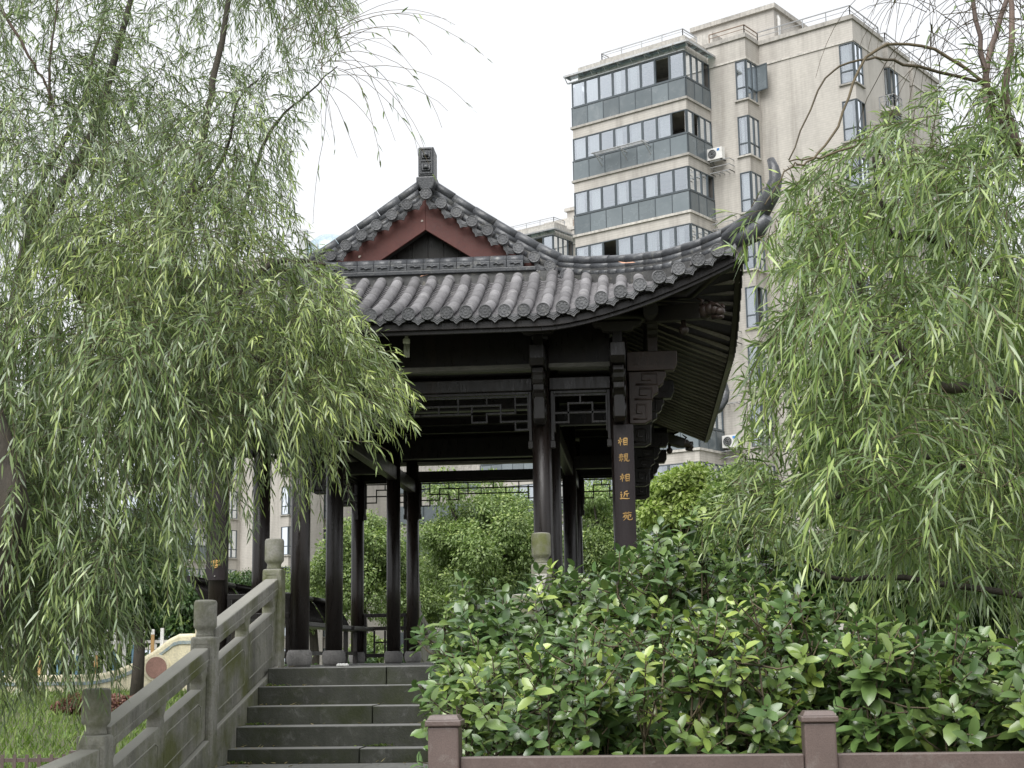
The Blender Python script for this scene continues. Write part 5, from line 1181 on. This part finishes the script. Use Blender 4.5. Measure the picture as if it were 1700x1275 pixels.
def shrub(px0, px1, pytop, Y0, Y1, nst, label, seed, young=.1, nind=110, ll=(.065, .10)):
    rg = np.random.default_rng(seed); c = at((px0 + px1) / 2, 1000, (Y0 + Y1) / 2)
    t = thing('osmanthus_shrub', label, 'shrub', (c.x, (Y0 + Y1) / 2, -.6), 0, 'osmanthus shrubs behind the brown fence')
    whorls = []; stems = MB()
    for s in range(nst):
        Y = rg.uniform(Y0, Y1); q = (Y - Y0) / (Y1 - Y0); x = rg.uniform(px0, px1)
        e = min(1, min(x - px0, px1 - x) / (.25 * (px1 - px0)) + .35)
        top = at(x, pytop(x) + 30 * (1 - q), Y); zt = -.2 + (top.z + .2) * (.80 + .2 * rg.random()) ; zt = min(zt, top.z)
        base = np.array([c.x + (top.x - c.x) * .55, Y + rg.uniform(-.1, .1), -.6]); tp = np.array([top.x, Y, zt])
        mid = (base + tp) / 2 + rg.normal(0, .05, 3)
        path = [base * (1 - k) ** 2 + 2 * mid * k * (1 - k) + tp * k * k for k in np.linspace(0, 1, 8)]
        stems.tube(path, [.009, .0085, .008, .007, .006, .005, .004, .003], 5)
        for k in np.arange(.28, 1.0, .075):
            p = base * (1 - k) ** 2 + 2 * mid * k * (1 - k) + tp * k * k
            for _ in range(2 if k < .8 else 3):
                d = nz(rg.normal(0, 1, 3) + np.array([0, -.5, .55])); L = rg.uniform(.07, .22); e2 = p + d * L + np.array([0, 0, .03])
                stems.tube([p, (p + e2) / 2 + np.array([0, 0, -.012]), e2], [.004, .003, .002], 4); whorls.append((e2, nz(d + np.array([0, -.1, .9]))))
        whorls.append((tp, nz(tp - mid)))
    sm_ = stems.build('stem', M['twig'], t); sm_['kind'] = 'stuff'
    lv = []
    for (p, ax) in whorls:
        yg = rg.random() ** 3 * .4
        if rg.random() < young * .7: yg = rg.uniform(.4, 1)
        for (q, d, n_, L) in osm_whorl(p, ax, rg.integers(5, 9), ll, rg): lv.append((q, d, n_, L, yg))
    cp = np.array(CAM); ray_ = [np.linalg.norm(l[0] - cp) - .35 * (l[0][2]) for l in lv]
    order = np.argsort(ray_); ind = set(order[:nind].tolist()); rest = order[nind:]
    for i in ind:
        q, d, n_, L, yg = lv[i]; s = nz(np.cross(d, n_)); n2_ = np.cross(s, d); v = int(np.argmin(np.abs(np.array((0, .1, .22, .38, .65, .95)) - yg)))
        Mx = Matrix(((s[0] * L, d[0] * L, n2_[0] * L, q[0]), (s[1] * L, d[1] * L, n2_[1] * L, q[1]), (s[2] * L, d[2] * L, n2_[2] * L, q[2]), (0, 0, 0, 1)))
        link('leaf', osm_leaf_mesh(v), t, Mx)
    P = np.array([lv[i][0] for i in rest]); D = np.array([lv[i][1] for i in rest]); Nn = np.array([lv[i][2] for i in rest]); L = np.array([lv[i][3] for i in rest]); T = np.array([lv[i][4] for i in rest])
    V, F, k = broad_leaves(P, D, nz(Nn + rg.normal(0, .15, Nn.shape)), L, L * rg.uniform(.46, .58, len(L)), .3, .22)
    tag(link('foliage', np_mesh('foliage', V, F, M['osman'], np.repeat(T, k)), t), kind='stuff')
    return len(lv)
tl = 0
tl += shrub(730, 940, lambda x: 968 + max(0, 770 - x) * .35, 6.2, 7.6, 30, 'leafy osmanthus shrub leaning over the right edge of the steps', 1, .10)
tl += shrub(900, 1130, lambda x: 945 - (x - 900) * .12, 6.4, 8.0, 32, 'dark osmanthus shrub before the front right column', 2, .08)
tl += shrub(1050, 1290, lambda x: 838 + abs(x - 1160) * .35, 6.8, 8.6, 36, 'tallest osmanthus shrub below the gold lettered board', 3, .08)
tl += shrub(755, 965, lambda x: 1075 + max(0, 800 - x) * .3, 5.0, 6.0, 30, 'low osmanthus shrub with lime new shoots by the first fence post', 4, .24, ll=(.05, .085))
tl += shrub(930, 1190, lambda x: 1020 + abs(x - 1050) * .1, 5.0, 6.1, 32, 'osmanthus shrub with yellow shoots behind the middle of the fence rail', 5, .24, ll=(.05, .085))
tl += shrub(1160, 1400, lambda x: 970 + abs(x - 1270) * .25, 5.0, 6.2, 34, 'osmanthus shrub with lime shoots behind the second fence post', 6, .22, ll=(.05, .085))
tl += shrub(1370, 1580, lambda x: 1040 + abs(x - 1450) * .1, 5.0, 6.0, 32, 'glossy large leaved osmanthus right of the second fence post', 7, .12)
tl += shrub(1550, 1760, lambda x: 1050, 5.0, 6.0, 32, 'dark osmanthus shrub at the lower right edge under the willow', 8, .08)
print('leaves osm', tl, 'willow', n1, n2, n3, 'objects', len(bpy.data.objects), 'tris', sum(len(o.data.polygons) for o in bpy.data.objects if o.type == 'MESH'))
